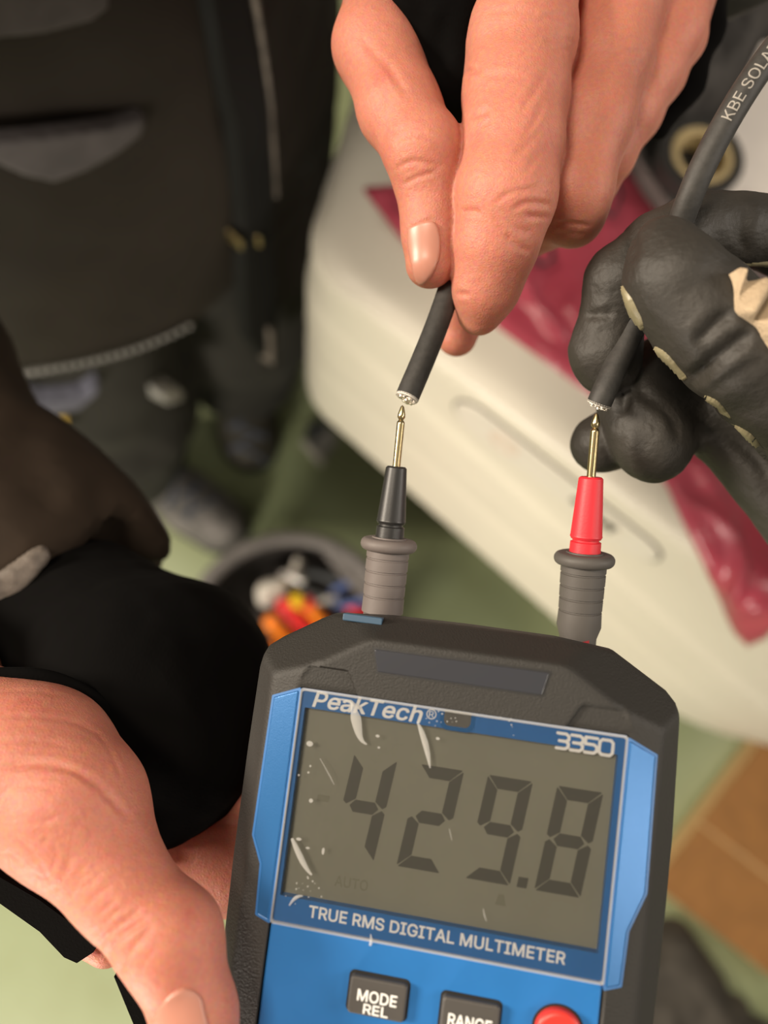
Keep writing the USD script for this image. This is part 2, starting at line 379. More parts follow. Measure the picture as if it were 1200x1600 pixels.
mat('red_plastic', (.60, .022, .035), rough=.48, bump=.15, bscale=1800, bdist=.0002)
mat('grey_rubber', (.135, .115, .108), rough=.6, bump=.1, bscale=1600, bdist=.0002)
mat('dark_grey_rubber', (.075, .068, .062), rough=.6, bump=.1, bscale=1600, bdist=.0002)
mat('red_mark', (.28, .012, .018), rough=.6)
mat('cable_sheath', (.022, .021, .019), rough=.6, col2=(.034, .032, .029), scale=450, bump=.2, bscale=1300, bdist=.0002, stretch=None)
mat('insulation', (.62, .58, .52), rough=.5, var=.2, scale=900)
mat('conductor', (.72, .66, .58), rough=.32, metal=1, bump=.7, bscale=2200, bdist=.0004)
mat('cable_print', (.30, .28, .25), rough=.6)
mat('glove_rubber', (.028, .0245, .020), rough=.6, col2=(.021, .0185, .015), scale=70, bump=.5, bscale=650, bdist=.0005, spec=.45)
mat('glove_worn', (.21, .185, .11), rough=.4, var=.15, scale=200, bump=.2, bscale=700)
mat('glove_knit', (.38, .29, .19), rough=.85, var=.1, scale=300, bump=.6, bscale=1500, bdist=.0006)
mat('cream_paint', (.62, .58, .49), rough=.38, var=.015, scale=12, spec=.4)
mat('cream_badge', (.64, .60, .53), rough=.3)
mat('badge_line', (.09, .08, .06), rough=.5)
mat('badge_print', (.05, .045, .04), rough=.5)
mat('badge_pink', (.60, .47, .38), rough=.4)
mat('stand_metal', (.05, .045, .035), rough=.6)
mat('black_tray', (.022, .020, .018), rough=.6, bump=.8, bscale=700, bdist=.001)
mat('black_cloth', (.040, .036, .033), rough=.9, var=.35, scale=25, bump=.3, bscale=1200, bdist=.0004)
mat('paper', (.82, .76, .70), rough=.6, var=.03, scale=40)
mat('tape_black', (.030, .028, .026), rough=.35)
mat('tape_core', (.52, .40, .20), rough=.7, var=.12, scale=120)
mat('floor_paint', (.265, .31, .175), rough=.40, col2=(.225, .255, .13), scale=4.5, bump=.08, bscale=70, bdist=.001, detail=6)
mat('bucket_plastic', (.115, .105, .10), rough=.6, var=.2, scale=40)
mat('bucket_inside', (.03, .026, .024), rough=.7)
mat('orange_plastic', (.85, .22, .015), rough=.4)
mat('yellow_plastic', (.80, .52, .02), rough=.35)
mat('red_grip', (.70, .03, .03), rough=.4)
mat('steel', (.45, .43, .40), rough=.35, metal=1)
mat('steel_dark', (.08, .085, .09), rough=.5, metal=.5)
mat('white_cloth', (.60, .56, .50), rough=.9, var=.2, scale=60)
mat('blue_grip', (.08, .12, .30), rough=.5)
mat('cardboard', (.24, .11, .03), rough=.85, var=.10, scale=30)
mat('cardboard_edge', (.55, .35, .16), rough=.85)
mat('dark_cloth', (.048, .042, .034), rough=.9, var=.3, scale=20, bump=.4, bscale=300, bdist=.002)
mat('cord', (.03, .012, .016), rough=.5)

def film_material(name, tint, fac, rough):
    MAT[name] = usdkit.material(stage, '/World/Looks/' + name, {'t': ('transparent_bsdf', {'color': tint}), 'gl': ('glossy_bsdf', {'color': (1, 1, 1), 'roughness': rough}), 'fr': ('fresnel', {'IOR': 1.45}),
        'm': ('mix_closure', {})}, [('fr.fac', 'm.fac'), ('t.BSDF', 'm.closure1'), ('gl.BSDF', 'm.closure2')], surface='m.closure')
film_material('film', (.96, .96, .96), .1, .12)
# pink antistatic film: see-through red tint, glossy
MAT['pink_film'] = usdkit.material(stage, '/World/Looks/pink_film', {
    'd': ('diffuse_bsdf', {'color': (.64, .10, .16)}), 'tl': ('translucent_bsdf', {'color': (.60, .10, .17)}), 't': ('transparent_bsdf', {'color': (.88, .30, .40)}),
    'gl': ('glossy_bsdf', {'color': (1, .95, .95), 'roughness': .30}), 'fr': ('fresnel', {'IOR': 1.5}), 'm1': ('mix_closure', {'fac': .25}), 'm2': ('mix_closure', {'fac': .48}), 'm3': ('mix_closure', {})},
    [('d.BSDF', 'm1.closure1'), ('tl.BSDF', 'm1.closure2'), ('m1.closure', 'm2.closure1'), ('t.BSDF', 'm2.closure2'), ('fr.fac', 'm3.fac'), ('m2.closure', 'm3.closure1'), ('gl.BSDF', 'm3.closure2')], surface='m3.closure')

# ================================================================== the setting
_g = np.linspace(-2.6, 2.6, 27); _xx, _yy = np.meshgrid(_g, _g, indexing='ij'); _n = len(_g)
_q = np.array([[i * _n + j, (i + 1) * _n + j, (i + 1) * _n + j + 1, i * _n + j + 1] for i in range(_n - 1) for j in range(_n - 1)])
single('floor', trimesh.Trimesh(np.c_[_xx.ravel(), _yy.ravel(), np.zeros(_n * _n)], np.vstack([_q[:, :3], _q[:, [0, 2, 3]]]), process=False), 'floor_paint', kind='structure', smooth=False)

# ================================================================== cream cabinet
ZT, ZB = .93, .475
cu = np.array([.7908, -.6121]); cn = np.array([-cu[1] * -1 * -1, -cu[0]]) ; cn = np.array([-.6121, -.7908])   # along the front, out of the front
f0 = at(600, 500, ZT)[:2]                                                # a point of the front edge
def fs(px, py):                                                          # where a pixel's ray meets the front plane: (along, height)
    r = ray(px, py); t = ((f0 - EYE[:2]) @ cn) / (r[:2] @ cn); q = EYE + r * t
    return (q[:2] - f0) @ cu, q[2]
s_left = -.079
s_corner = fs(1056, 1126)[0]
r2 = at(1200, 1158, ZB)[:2]
c_a = f0 + cu * s_left; c_b = f0 + cu * s_corner; d2 = (r2 - c_b) / np.linalg.norm(r2 - c_b); c_c = c_b + d2 * .40
c_d = c_c - cn * .60; c_e = np.array([.155, .86])
cab_poly = np.array([c_a, c_b, c_c, c_d, c_e]); 
if sg.Polygon(cab_poly).exterior.is_ccw is False: cab_poly = cab_poly[::-1]
cab_n, cab_c = loop_sdf(cab_poly)
CREASE = [fs(*p) for p in ((670, 643), (870, 812), (1060, 983), (1190, 1090))]
zc0, zc1 = CREASE[0][1], CREASE[2][1]; sc0, sc1 = CREASE[0][0], CREASE[2][0]
zb0, zb1 = fs(560, 700)[1], fs(1040, 1118)[1]; sb0, sb1 = fs(560, 700)[0], fs(1040, 1118)[0]
def cab_sdf(p):
    rad = .016
    s = (p[:, :2] - f0) @ cu
    zc = zc0 + (s - sc0) * (zc1 - zc0) / (sc1 - sc0); zl = zb0 + (s - sb0) * (zb1 - zb0) / (sb1 - sb0)
    below = 1 / (1 + np.exp((p[:, 2] - zc) / .003))
    grow = .003 * below - .0015 * np.exp(-((p[:, 2] - zc + .095) / .012) ** 2)
    q = p[:, :2] @ cab_n.T - cab_c
    d = q[:, 0]
    for i in range(1, len(cab_n)): d = smax(d, q[:, i], .04)
    d = d - grow
    dz = np.maximum(p[:, 2] - ZT, np.maximum(zl, .40) - p[:, 2])
    a, b = np.maximum(d + rad, 0), np.maximum(dz + rad, 0)
    return np.sqrt(a * a + b * b) + np.minimum(np.maximum(d + rad, dz + rad), 0) - rad
cab_sdf.box = (np.r_[cab_poly.min(0) - .02, .38], np.r_[cab_poly.max(0) + .02, ZT + .01])
cab = thing('cabinet', 'cream painted metal cabinet with an oval name badge on its front', 'cabinet', np.r_[cab_poly.mean(0), 0])
part(cab, 'body', surface(cab_sdf, .008), 'cream_paint')
_st = sg.Polygon(cab_poly).buffer(-.16)
part(cab, 'stand', slab(_st, 0, .52), 'stand_metal', smooth=False)
# badge
b0, b1 = np.array(fs(728, 640)), np.array(fs(1012, 862)); bax = (b1 - b0) / np.linalg.norm(b1 - b0); bay = np.array([-bax[1], bax[0]])
bo = np.r_[f0 + cu * b0[0], b0[1]]; U3 = np.r_[cu * bax[0], bax[1]]; V3 = np.r_[cu * bay[0], bay[1]]; N3 = np.r_[cn, 0]; bL = np.linalg.norm(b1 - b0)
wv = []
for (a, b) in (((868, 718), (838, 760)),):
    pa, pb = np.array(fs(*a)), np.array(fs(*b)); wv.append(np.linalg.norm(pa - pb))
bR = .0215
stad = sg.LineString([(bR * .6, 0), (bL - bR * .6, 0)]).buffer(bR, quad_segs=12)
B = lambda m: frame_mesh(m, bo + N3 * .0005, U3, V3, N3)
part(cab, 'badge_rim', B(cat_([slab(stad.buffer(.0020).difference(stad.buffer(.0002)), -.004, .0010)])), 'badge_line', smooth=False)
part(cab, 'badge_plate', B(slab(stad, -.004, .0022, .0012)), 'cream_badge', smooth=30, label='oval badge plate with faint printed logos')
part(cab, 'badge_print', B(slabs(sg.Point(.040, .000).buffer(.013).difference(sg.Point(.040, 0).buffer(.0105)).union(strokes([[(.033, -.004), (.040, .004), (.047, -.003)]], .002)), .0022, .0026)), 'badge_pink', smooth=False)
def glyph(x, y, s): return [[(x, y), (x + s * .9, y + s * 1.2)], [(x + s * .2, y + s * 1.3), (x + s, y - s * .1)], [(x - s * .1, y + s * .5), (x + s * .9, y + s * .6)]]
part(cab, 'badge_print', B(slabs(strokes(glyph(.112, -.006, .010) + glyph(.126, -.006, .010) + glyph(.140, -.007, .010), .0048), .0022, .0027)), 'badge_print', smooth=False, label='dark printed logo on the badge')
part(cab, 'badge_print', B(slabs(sg.Point(bL - .034, .0).buffer(.012).difference(sg.Point(bL - .034, 0).buffer(.010)).union(strokes([[(bL - .040, 0), (bL - .029, .001)]], .003)), .0022, .0026)), 'cream_paint', smooth=False)

# pink antistatic bag lying on the cabinet and hanging over its front edge
def bag_wave(pts, h):
    n1 = meshkit.fbm(h * [38, 38, 38], 3, 5) - .5
    ridge = 0
    for ln, a, w in (([(800, 440), (850, 500), (880, 540)], .006, 9), ([(610, 330), (680, 420), (760, 470)], .004, 14), ([(1080, 790), (1145, 862), (1150, 940)], .009, 9), ([(1150, 940), (1215, 938)], .007, 8), ([(1080, 720), (1140, 830)], .005, 12), ([(880, 470), (930, 560)], .004, 14), ([(760, 330), (830, 470)], .004, 16)):
        dd, t = seg_dist(pts, smooth_line(ln)); ridge = ridge + a * np.exp(-(dd / w) ** 2) * np.clip(np.minimum(t, 1 - t) * 6 + .2, 0, 1)
    return .004 + n1 * .010 + ridge
bag_outline = [(563, 292), (640, 285), (760, 270), (900, 262), (992, 238), (1062, 338), (1120, 380), (1290, 470), (1300, 900), (1196, 1000), (1166, 1012), (1140, 975), (1092, 870), (1042, 762), (1000, 700), (930, 625), (850, 565), (790, 522), (700, 452), (625, 372)]
bag_m = patch(cab_sdf, bag_outline, 7, .3, thick=.0012, edge=10, smooth_in=False, wave=bag_wave)
single('plastic_bag', bag_m, 'pink_film', 'crumpled pink antistatic plastic bag draped over the cream cabinet', 'plastic bag')

# thin black cord lying on the bag
def on_top(pts, z): return [at(x, y, z) for x, y in pts]
cord = tube(spline(on_top([(790, 330), (838, 405), (848, 413), (860, 408), (864, 392), (852, 365), (860, 310), (900, 270), (945, 330), (962, 326), (969, 308), (964, 288), (930, 262), (900, 240)], ZT + .016), 8), .0016, 10)
single('cord', cord, 'cord', 'thin dark cord looping over the pink bag behind the bare fingers', 'cord')

# black tray, cloth, paper, tape at the far right of the cabinet top
tr0 = [at(x, y, ZT + .022)[:2] for x, y in ((997, 246), (1064, 345), (1110, 415), (1600, 480), (1600, -150), (900, -150))]
tray = thing('tray', 'black textured plastic tray lying on the cream cabinet under the tape roll', 'tray', np.r_[np.mean(tr0, 0), ZT])
tp = sg.Polygon(tr0)
I3 = (np.zeros(3), np.eye(3)[0], np.eye(3)[1], np.eye(3)[2])
part(tray, 'base', slab(tp.buffer(-.004), ZT + .003, ZT + .018), 'black_tray', smooth=False)
part(tray, 'lip', slab(tp.difference(tp.buffer(-.006)), ZT + .002, ZT + .022), 'grey_rubber', smooth=False, label='worn grey edge of the tray')
ZP = ZT + .0195
pp = sg.Polygon([at(x, y, ZP)[:2] for x, y in ((1192, 66), (1072, 305), (1150, 418), (1480, 440), (1450, 60))])
single('paper_sheet', slab(pp, ZT + .0182, ZP), 'paper', 'white paper sheet under the black tape roll', 'paper', smooth=False)
tc = at(1098, 241, ZP + .019); tr_ = 66 / 1200 * .60
tape = thing('tape_roll', 'roll of black electrical tape with beige core lying on white paper', 'tape', np.r_[tc[:2], ZP])
def ringm(r0, r1, z0, z1, n=64):
    b = .0008
    prof = [(r0, z0), (r1, z0), (r1, z1 - b), (r1 - b, z1), (r0 + b, z1), (r0, z1 - b), (r0, z0)]
    a = np.linspace(0, 2 * np.pi, n, endpoint=False); v = np.vstack([np.c_[tc[0] + r * np.cos(a), tc[1] + r * np.sin(a), np.full(n, z)] for r, z in prof]); F = []
    for i in range(len(prof) - 1):
        p, q = i * n + np.arange(n), i * n + (np.arange(n) + 1) % n; F += [np.c_[p, q, q + n], np.c_[p, q + n, p + n]]
    return trimesh.Trimesh(v, np.vstack(F), process=False)
part(tape, 'winding', ringm(tr_ * .72, tr_, ZP, ZP + .019), 'tape_black', smooth=30)
part(tape, 'core', ringm(tr_ * .55, tr_ * .73, ZP, ZP + .0193), 'tape_core', smooth=30)
def cloth_wave(pts, h):
    return .010 + (meshkit.fbm(h * 28, 3, 3)) * .034
tray_top = lambda p: p[:, 2] - (ZT + .019)
cl = patch(tray_top, [(1022, 190), (1060, 215), (1085, 185), (1120, 170), (1168, 105), (1190, 60), (1300, -40), (1300, -160), (960, -160), (960, 60)], 6, .3, thick=.004, edge=30, wave=cloth_wave)
single('cloth', cl, 'black_cloth', 'crumpled dark grey cloth on the black tray above the tape roll', 'cloth')

# ================================================================== multimeter
MC = np.array([0.01284278, -0.06550371, -0.15794306]); MU = np.array([0.98529986, -0.11466039, 0.12663801]); MV = np.array([0.12519652, 0.98901245, -0.07861427])
MU /= np.linalg.norm(MU); MV -= MU * (MU @ MV); MV /= np.linalg.norm(MV); MN = np.cross(MU, MV)
mo, mU, mV, mN = R @ MC + EYE, R @ MU, R @ MV, R @ MN
mm = 1e-3
def M(mesh): m = frame_mesh(mesh, mo, mU, mV, mN); return m
def ml(p): q = p - mo; return np.stack([q @ mU, q @ mV, q @ mN], -1) / mm      # world -> meter millimetres
meter = thing('multimeter', 'blue and black handheld digital multimeter with protective film on its display', 'multimeter', mo - mV * .12 - mN * .02)
OUT = np.array([(-41.5, -150), (-41.5, -52), (-44.6, -38.5), (-46.2, -29), (-46.8, -15), (-46.9, 7.4), (-46.5, 26.2), (-45.2, 31), (-42.2, 33.4), (-36.3, 36.3), (-33.6, 38.8), (-31.2, 40.1), (-18, 41.2), (0, 41.5), (19.3, 41.4), (31.8, 40.2), (34.5, 37.8), (43.8, 33.1), (45.8, 30.8), (46.5, 27.0), (47.7, 3), (47.7, -14), (47.3, -30), (46.6, -42), (44, -60), (43, -150)])[::-1]
if not sg.Polygon(OUT).exterior.is_ccw: OUT = OUT[::-1]
on, oc = loop_sdf(np.array(sg.Polygon(OUT).convex_hull.exterior.coords)[:-1][::1] if sg.Polygon(OUT).convex_hull.exterior.is_ccw else np.array(sg.Polygon(OUT).convex_hull.exterior.coords)[:-1][::-1])
notch = []
def plane(n, p): n = np.asarray(n, float); n = n / np.linalg.norm(n); return n, n @ np.asarray(p, float)
# facets of the rubber shell: outward normals and a point (mm, z towards the viewer)
FAC = [plane((0, 0, 1), (0, 0, .6)),                                 # plateau
       plane((0, 9.5, 4.6), (0, 36.6, .6)),                          # top slope
       plane((2.0, 0, 6.5), (34.5, 0, -.2)), plane((-2.0, 0, 6.5), (-34.5, 0, -.2)),   # the strips' slopes
       plane((7.5, 0, 5.2), (41.6, 0, -2.4)), plane((-7.5, 0, 5.2), (-41.3, 0, -2.4)), # outer slopes
       plane((5, 8.2, 7.0), (38.6, 27.2, -1.5)), plane((-5, 8.2, 7.0), (-38.6, 27.2, -1.5))]    # corners
def shell(q):
    """q in meter millimetres."""
    d2 = (q[:, :2] @ on.T - oc); d = d2[:, 0]
    for i in range(1, d2.shape[1]): d = np.maximum(d, d2[:, i])
    d = smax(d, -q[:, 2] - 21, 2.0)
    for n, c in FAC: d = smax(d, q @ n - c, .9)
    # recess that carries window, display and blue face
    cav = np.maximum(np.maximum(np.abs(q[:, 0]) - 34.3, q[:, 1] - 24.4), -(q[:, 2] + 3.2))
    d = smax(d, -cav, .3)
    # shallow bay below the lamp bar, left and right
    for sx in (-1, 1):
        bay = np.maximum(np.maximum(np.abs(q[:, 0] - sx * 28.6) + (q[:, 1] - 24) * .55 - 7.0, np.abs(q[:, 1] - 26) - 3.2), -(q[:, 2] + .35))
        d = smax(d, -bay, .35)
    return d
sh = lambda p: shell(ml(p)) * mm
corners = np.array([mo + mU * x * mm + mV * y * mm + mN * z * mm for x in (-49, 49) for y in (-85, 43) for z in (-23, 2)])
def sh_cut(p):
    q = ml(p); return np.maximum(sh(p), (-q[:, 1] - 82) * mm)
# build on a grid aligned with the meter
def shell_local(p): q = p / mm; return np.maximum(shell(q), -q[:, 1] - 82) * mm
shell_local.box = (np.array([-48.5, -83, -22]) * mm, np.array([48.5, 42.5, 1]) * mm)
body = surface(shell_local, .0007, newton=3)
part(meter, 'rubber_shell', M(body), 'rubber', smooth=38)
def mslab(poly, z0, z1, bev=0): return M(trimesh.Trimesh(np.asarray(slab(poly, z0, z1, bev).vertices) * mm, slab(poly, z0, z1, bev).faces, process=False))
def mmesh(m): return M(trimesh.Trimesh(np.asarray(m.vertices) * mm, m.faces, process=False))
# coloured side strips lying on the sloped facets
def strip(pts, sx):
    n, c = FAC[2] if sx > 0 else FAC[3]
    def z(x, y): return (c - n[0] * x - n[1] * y) / n[2]
    def lift(poly, dz0, dz1, bev):
        m = slab(poly, 0, dz1 - dz0, bev); v = np.array(m.vertices); v[:, 2] += dz0 + z(v[:, 0], v[:, 1]); return mmesh(trimesh.Trimesh(v, m.faces, process=False))
    poly = sg.Polygon(pts).buffer(-.45).buffer(.45 * .7, quad_segs=4)
    return lift(poly, -1.0, .42, .3), lift(sg.Polygon(pts).buffer(.35, quad_segs=4).difference(sg.Polygon(pts).buffer(-.2)), -1.0, .12, 0)
ls = [(-40.3, 21.3), (-34.4, 23.9), (-34.4, -24.2), (-37.4, -23.6), (-37.9, -13.4), (-40.6, -8.1)]
rs = [(34.4, 23.6), (40.3, 20.9), (40.9, -6.3), (37.9, -13.8), (37.5, -24.3), (34.4, -25.0)]
for pts, sx in ((ls, -1), (rs, 1)):
    a, b = strip(pts, sx); part(meter, 'side_strip', a, 'blue_metallic', smooth=30); part(meter, 'strip_seam', b, 'blue_print', smooth=False)
# lamp bar, blue face
part(meter, 'light_bar', mslab(sg.Polygon([(-19.0, 34.3), (16.8, 34.4), (15.9, 30.4), (-17.9, 30.3)]).buffer(.3, quad_segs=3), -.6, .85, .2), 'bar_plastic', smooth=30, label='smoked grey light bar')
part(meter, 'bar_gap', mslab(sg.Polygon([(-19.5, 34.8), (17.4, 34.9), (16.3, 29.9), (-18.3, 29.8)]).buffer(.25, quad_segs=3), -.6, .64), 'black_plastic', smooth=False)
part(meter, 'blue_face', mslab(rrect(-34.0, -82, 34.0, -24.4, .8), -3, -.5, .4), 'blue_plastic', smooth=30)
# display: bezel, LCD, digits, printed frame
part(meter, 'lcd_panel', mslab(sg.box(-33.6, -19.6, 33.0, 20.6), -3.4, -2.65), 'lcd', smooth=False, label='grey green LCD panel')
SL = .115
def sx(x, y): return x + SL * y
def seg(poly): return sg.Polygon([(sx(x, y), y) for x, y in poly]).buffer(-.12).buffer(.12, quad_segs=3)
def digit(x0, segs, w=9.3, h=21.4, yb=-9.6, t=2.55):
    x1, y0, y1 = x0 + w, yb, yb + h; ym = (y0 + y1) / 2; g = .2; s = {}
    s['a'] = [(x0 + g, y1), (x1 - g, y1), (x1 - t, y1 - t), (x0 + t, y1 - t)]; s['d'] = [(x0 + g, y0), (x1 - g, y0), (x1 - t, y0 + t), (x0 + t, y0 + t)]
    s['f'] = [(x0, y1 - g), (x0 + t, y1 - t - g), (x0 + t, ym + t * .5 + g), (x0 + t * .3, ym + g), (x0, ym + g + .6)]; s['b'] = [(2 * (x0 + w / 2) - x, y) for x, y in s['f']]
    s['e'] = [(x, 2 * ym - y) for x, y in s['f']]; s['c'] = [(x, 2 * ym - y) for x, y in s['b']]
    s['g'] = [(x0 + t * .6, ym), (x0 + t, ym + t / 2), (x1 - t, ym + t / 2), (x1 - t * .6, ym), (x1 - t, ym - t / 2), (x0 + t, ym - t / 2)]
    return [s[k] for k in segs]
ym_shift = lambda poly: poly
for x0, segs in ((-22.6, 'fgbc'), (-8.4, 'abged'), (5.9, 'abfgcd'), (20.2, 'abcdefg')):
    for sgm in digit(x0, segs): part(meter, 'lcd_segment', mslab(seg(sgm), -2.66, -2.58), 'segment', smooth=False)
part(meter, 'lcd_segment', mslab(seg([(16.6, -9.6), (18.6, -9.6), (18.6, -7.5), (16.6, -7.5)]), -2.66, -2.58), 'segment', smooth=False)
part(meter, 'lcd_segment', mslab(seg([(-28.2, .8), (-25.6, .9), (-25.6, 2.3), (-28.2, 2.2)]), -2.66, -2.59), 'segment_faint', smooth=False)
part(meter, 'lcd_text', mmesh(text_fit('AUTO', -22.0, -14.9, -15.8, -13.6, -2.66, .05)), 'segment_faint', smooth=False)
part(meter, 'lcd_text', mslab(sg.Polygon([(11.5, -13.8), (13.8, -13.8), (13.2, -11.6), (12.1, -11.6)]), -2.66, -2.6), 'segment_faint', smooth=False)
fr_ = sg.box(-34.0, -24.3, 34.0, 24.2).difference(sg.box(-32.6, -18.6, 32.3, 19.9).buffer(.3))
part(meter, 'display_frame', mslab(fr_, -3.3, -.75), 'blue_print', smooth=False, label='blue printed frame around the display')
part(meter, 'brand_text', mmesh(text_fit('PeakTech', -31.4, -8.1, 20.5, 24.0, -.75, .06, True, .22)), 'white_print', smooth=False)
part(meter, 'registered_mark', cat_([mslab(sg.Point(-5.9, 22.7).buffer(1.05).difference(sg.Point(-5.9, 22.7).buffer(.85)), -.75, -.69), mmesh(text_fit('R', -6.4, -5.4, 22.1, 23.3, -.75, .06, False))]), 'white_print', smooth=False)
def model_digits():
    h, w, g = 3.0, 2.35, 2.85; o = []; x = 20.25; y = 19.75
    for ch in '3350':
        if ch == '3': o += [[(x, y + h), (x + w * .75, y + h), (x + w, y + h * .85), (x + w, y + h * .62), (x + w * .75, y + h * .5), (x + w * .2, y + h * .5)], [(x + w * .75, y + h * .5), (x + w, y + h * .38), (x + w, y + h * .15), (x + w * .75, y), (x, y)]]
        if ch == '5': o += [[(x + w, y + h), (x, y + h), (x, y + h * .56), (x + w * .75, y + h * .56), (x + w, y + h * .42), (x + w, y + h * .14), (x + w * .75, y), (x, y)]]
        if ch == '0': o += [[(x + .5, y), (x + w + .1 - .3, y), (x + w + .3, y + .5), (x + w + .3, y + h - .5), (x + w - .2, y + h), (x + .5, y + h), (x, y + h - .5), (x, y + .5), (x + .5, y)]]
        x += g
    return strokes(o, .62)
part(meter, 'model_number', mmesh(slabs(model_digits(), -.75, -.69)), 'white_print', smooth=False)
part(meter, 'type_text', mmesh(text_fit('TRUE RMS DIGITAL MULTIMETER', -26.4, 26.4, -22.25, -19.75, -.75, .06, True)), 'white_print', smooth=False)
part(meter, 'light_sensor', mslab(rrect(-3.2, 20.9, 2.4, 25.0, 1.2).intersection(sg.box(-9, 19, 9, 24.1)), -1, -.68), 'sensor', smooth=False)
part(meter, 'sensor_rim', mslab(rrect(-4.0, 20.0, 3.3, 26, 1.7).difference(rrect(-3.2, 20.9, 2.4, 25.0, 1.2)).intersection(sg.box(-9, 19, 9, 24.1)), -1, -.70), 'blue_metallic', smooth=False)
# protective film on the window: clear sheet, lighter edge bead, blisters and streaks, their glare painted white
part(meter, 'protective_film', mslab(rrect(-34.0, -24.25, 34.0, 24.1, .6), -.10, .0), 'film', smooth=False, label='clear protective film on the display')
part(meter, 'film_edge', mslab(rrect(-34.15, -24.4, 34.15, 24.3, .6).difference(rrect(-33.75, -23.95, 33.75, 23.8, .6)), -.6, .12), 'wrinkle_glare', smooth=False, label='pale glossy edge of the film')
def blister(pts, w, z=0.0, h=.35, mat_='wrinkle_glare'):
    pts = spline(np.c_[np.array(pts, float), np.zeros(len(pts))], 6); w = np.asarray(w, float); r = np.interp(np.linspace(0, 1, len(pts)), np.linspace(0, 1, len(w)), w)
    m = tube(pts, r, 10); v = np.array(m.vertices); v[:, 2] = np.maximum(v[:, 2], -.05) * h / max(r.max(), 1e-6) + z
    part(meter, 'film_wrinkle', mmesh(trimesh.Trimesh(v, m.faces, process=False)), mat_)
_P = lambda x, y: tuple(ml(EYE + ray(x, y) * (((mo - EYE) @ mN) / (ray(x, y) @ mN)))[:2])
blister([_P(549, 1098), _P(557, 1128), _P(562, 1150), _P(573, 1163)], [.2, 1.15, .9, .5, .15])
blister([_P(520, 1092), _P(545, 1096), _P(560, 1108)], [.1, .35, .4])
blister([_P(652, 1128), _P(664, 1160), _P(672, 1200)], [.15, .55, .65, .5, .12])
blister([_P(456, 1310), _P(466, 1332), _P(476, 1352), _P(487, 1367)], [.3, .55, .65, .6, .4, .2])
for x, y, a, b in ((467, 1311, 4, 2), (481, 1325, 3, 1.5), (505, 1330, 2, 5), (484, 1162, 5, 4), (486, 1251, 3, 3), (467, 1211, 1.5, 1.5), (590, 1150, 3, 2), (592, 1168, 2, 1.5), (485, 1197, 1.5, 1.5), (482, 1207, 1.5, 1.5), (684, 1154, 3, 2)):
    c = _P(x, y); e = affinity.scale(sg.Point(*c).buffer(1, quad_segs=5), a * .14, b * .14); part(meter, 'film_bubble', mslab(e, -.05, .14, .06), 'wrinkle_glare')
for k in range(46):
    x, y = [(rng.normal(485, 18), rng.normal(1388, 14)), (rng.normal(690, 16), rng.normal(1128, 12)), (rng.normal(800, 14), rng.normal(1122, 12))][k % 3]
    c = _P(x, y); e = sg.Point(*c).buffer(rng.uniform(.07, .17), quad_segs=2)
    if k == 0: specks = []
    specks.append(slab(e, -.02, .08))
part(meter, 'film_specks', mmesh(cat_(specks)), 'wrinkle_glare', smooth=False, kind='stuff')
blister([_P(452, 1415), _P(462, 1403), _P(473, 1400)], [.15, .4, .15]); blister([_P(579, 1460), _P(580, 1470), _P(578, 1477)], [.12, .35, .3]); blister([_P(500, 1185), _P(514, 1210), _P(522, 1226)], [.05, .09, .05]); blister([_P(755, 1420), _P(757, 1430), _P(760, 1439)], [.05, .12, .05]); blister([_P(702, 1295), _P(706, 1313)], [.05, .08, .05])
# buttons
def button(x0, y0, x1, y1, lines):
    p = part(meter, 'button', mslab(rrect(x0, y0, x1, y1, .9), -2, 1.15, .5), 'button', smooth=30)
    part(meter, 'button_gap', mslab(rrect(x0 - .45, y0 - .45, x1 + .45, y1 + .45, 1.2), -2, -.42), 'black_plastic', smooth=False)
    for s, a, b, c, d in lines:
        path = numbered(p, 'button_text'); _m = mmesh(text_fit(s, a, b, c, d, 1.15, .06, True)); 
        g = usdkit.mesh(stage, path, trimesh.Trimesh(np.asarray(_m.vertices) - _org[p], _m.faces, process=False), MAT['white_print'], smooth=False)
button(-15.8, -38.4, -4.0, -31.0, (('MODE', -14.0, -5.9, -35.6, -33.3), ('REL', -12.5, -7.4, -38.0 + .1, -35.95)))
button(3.1, -39.2, 14.7, -31.6, (('RANGE', 4.6, 13.3, -36.9, -34.5),))
part(meter, 'button', mslab(affinity.scale(sg.Point(26.3, -34.5).buffer(4.4, quad_segs=12), 1.05, 1), -2, 1.6, .9), 'red_button', smooth=30, label='round red button')
part(meter, 'button_gap', mslab(affinity.scale(sg.Point(26.3, -34.5).buffer(4.9, quad_segs=12), 1.05, 1), -2, -.42), 'black_plastic', smooth=False)
part(meter, 'probe_clip', mslab(rrect(-28.0, 39.3, -19.2, 40.9, .3), -9.0, -5.2, .2), 'probe_clip_blue', smooth=30, label='blue clip at the top edge')

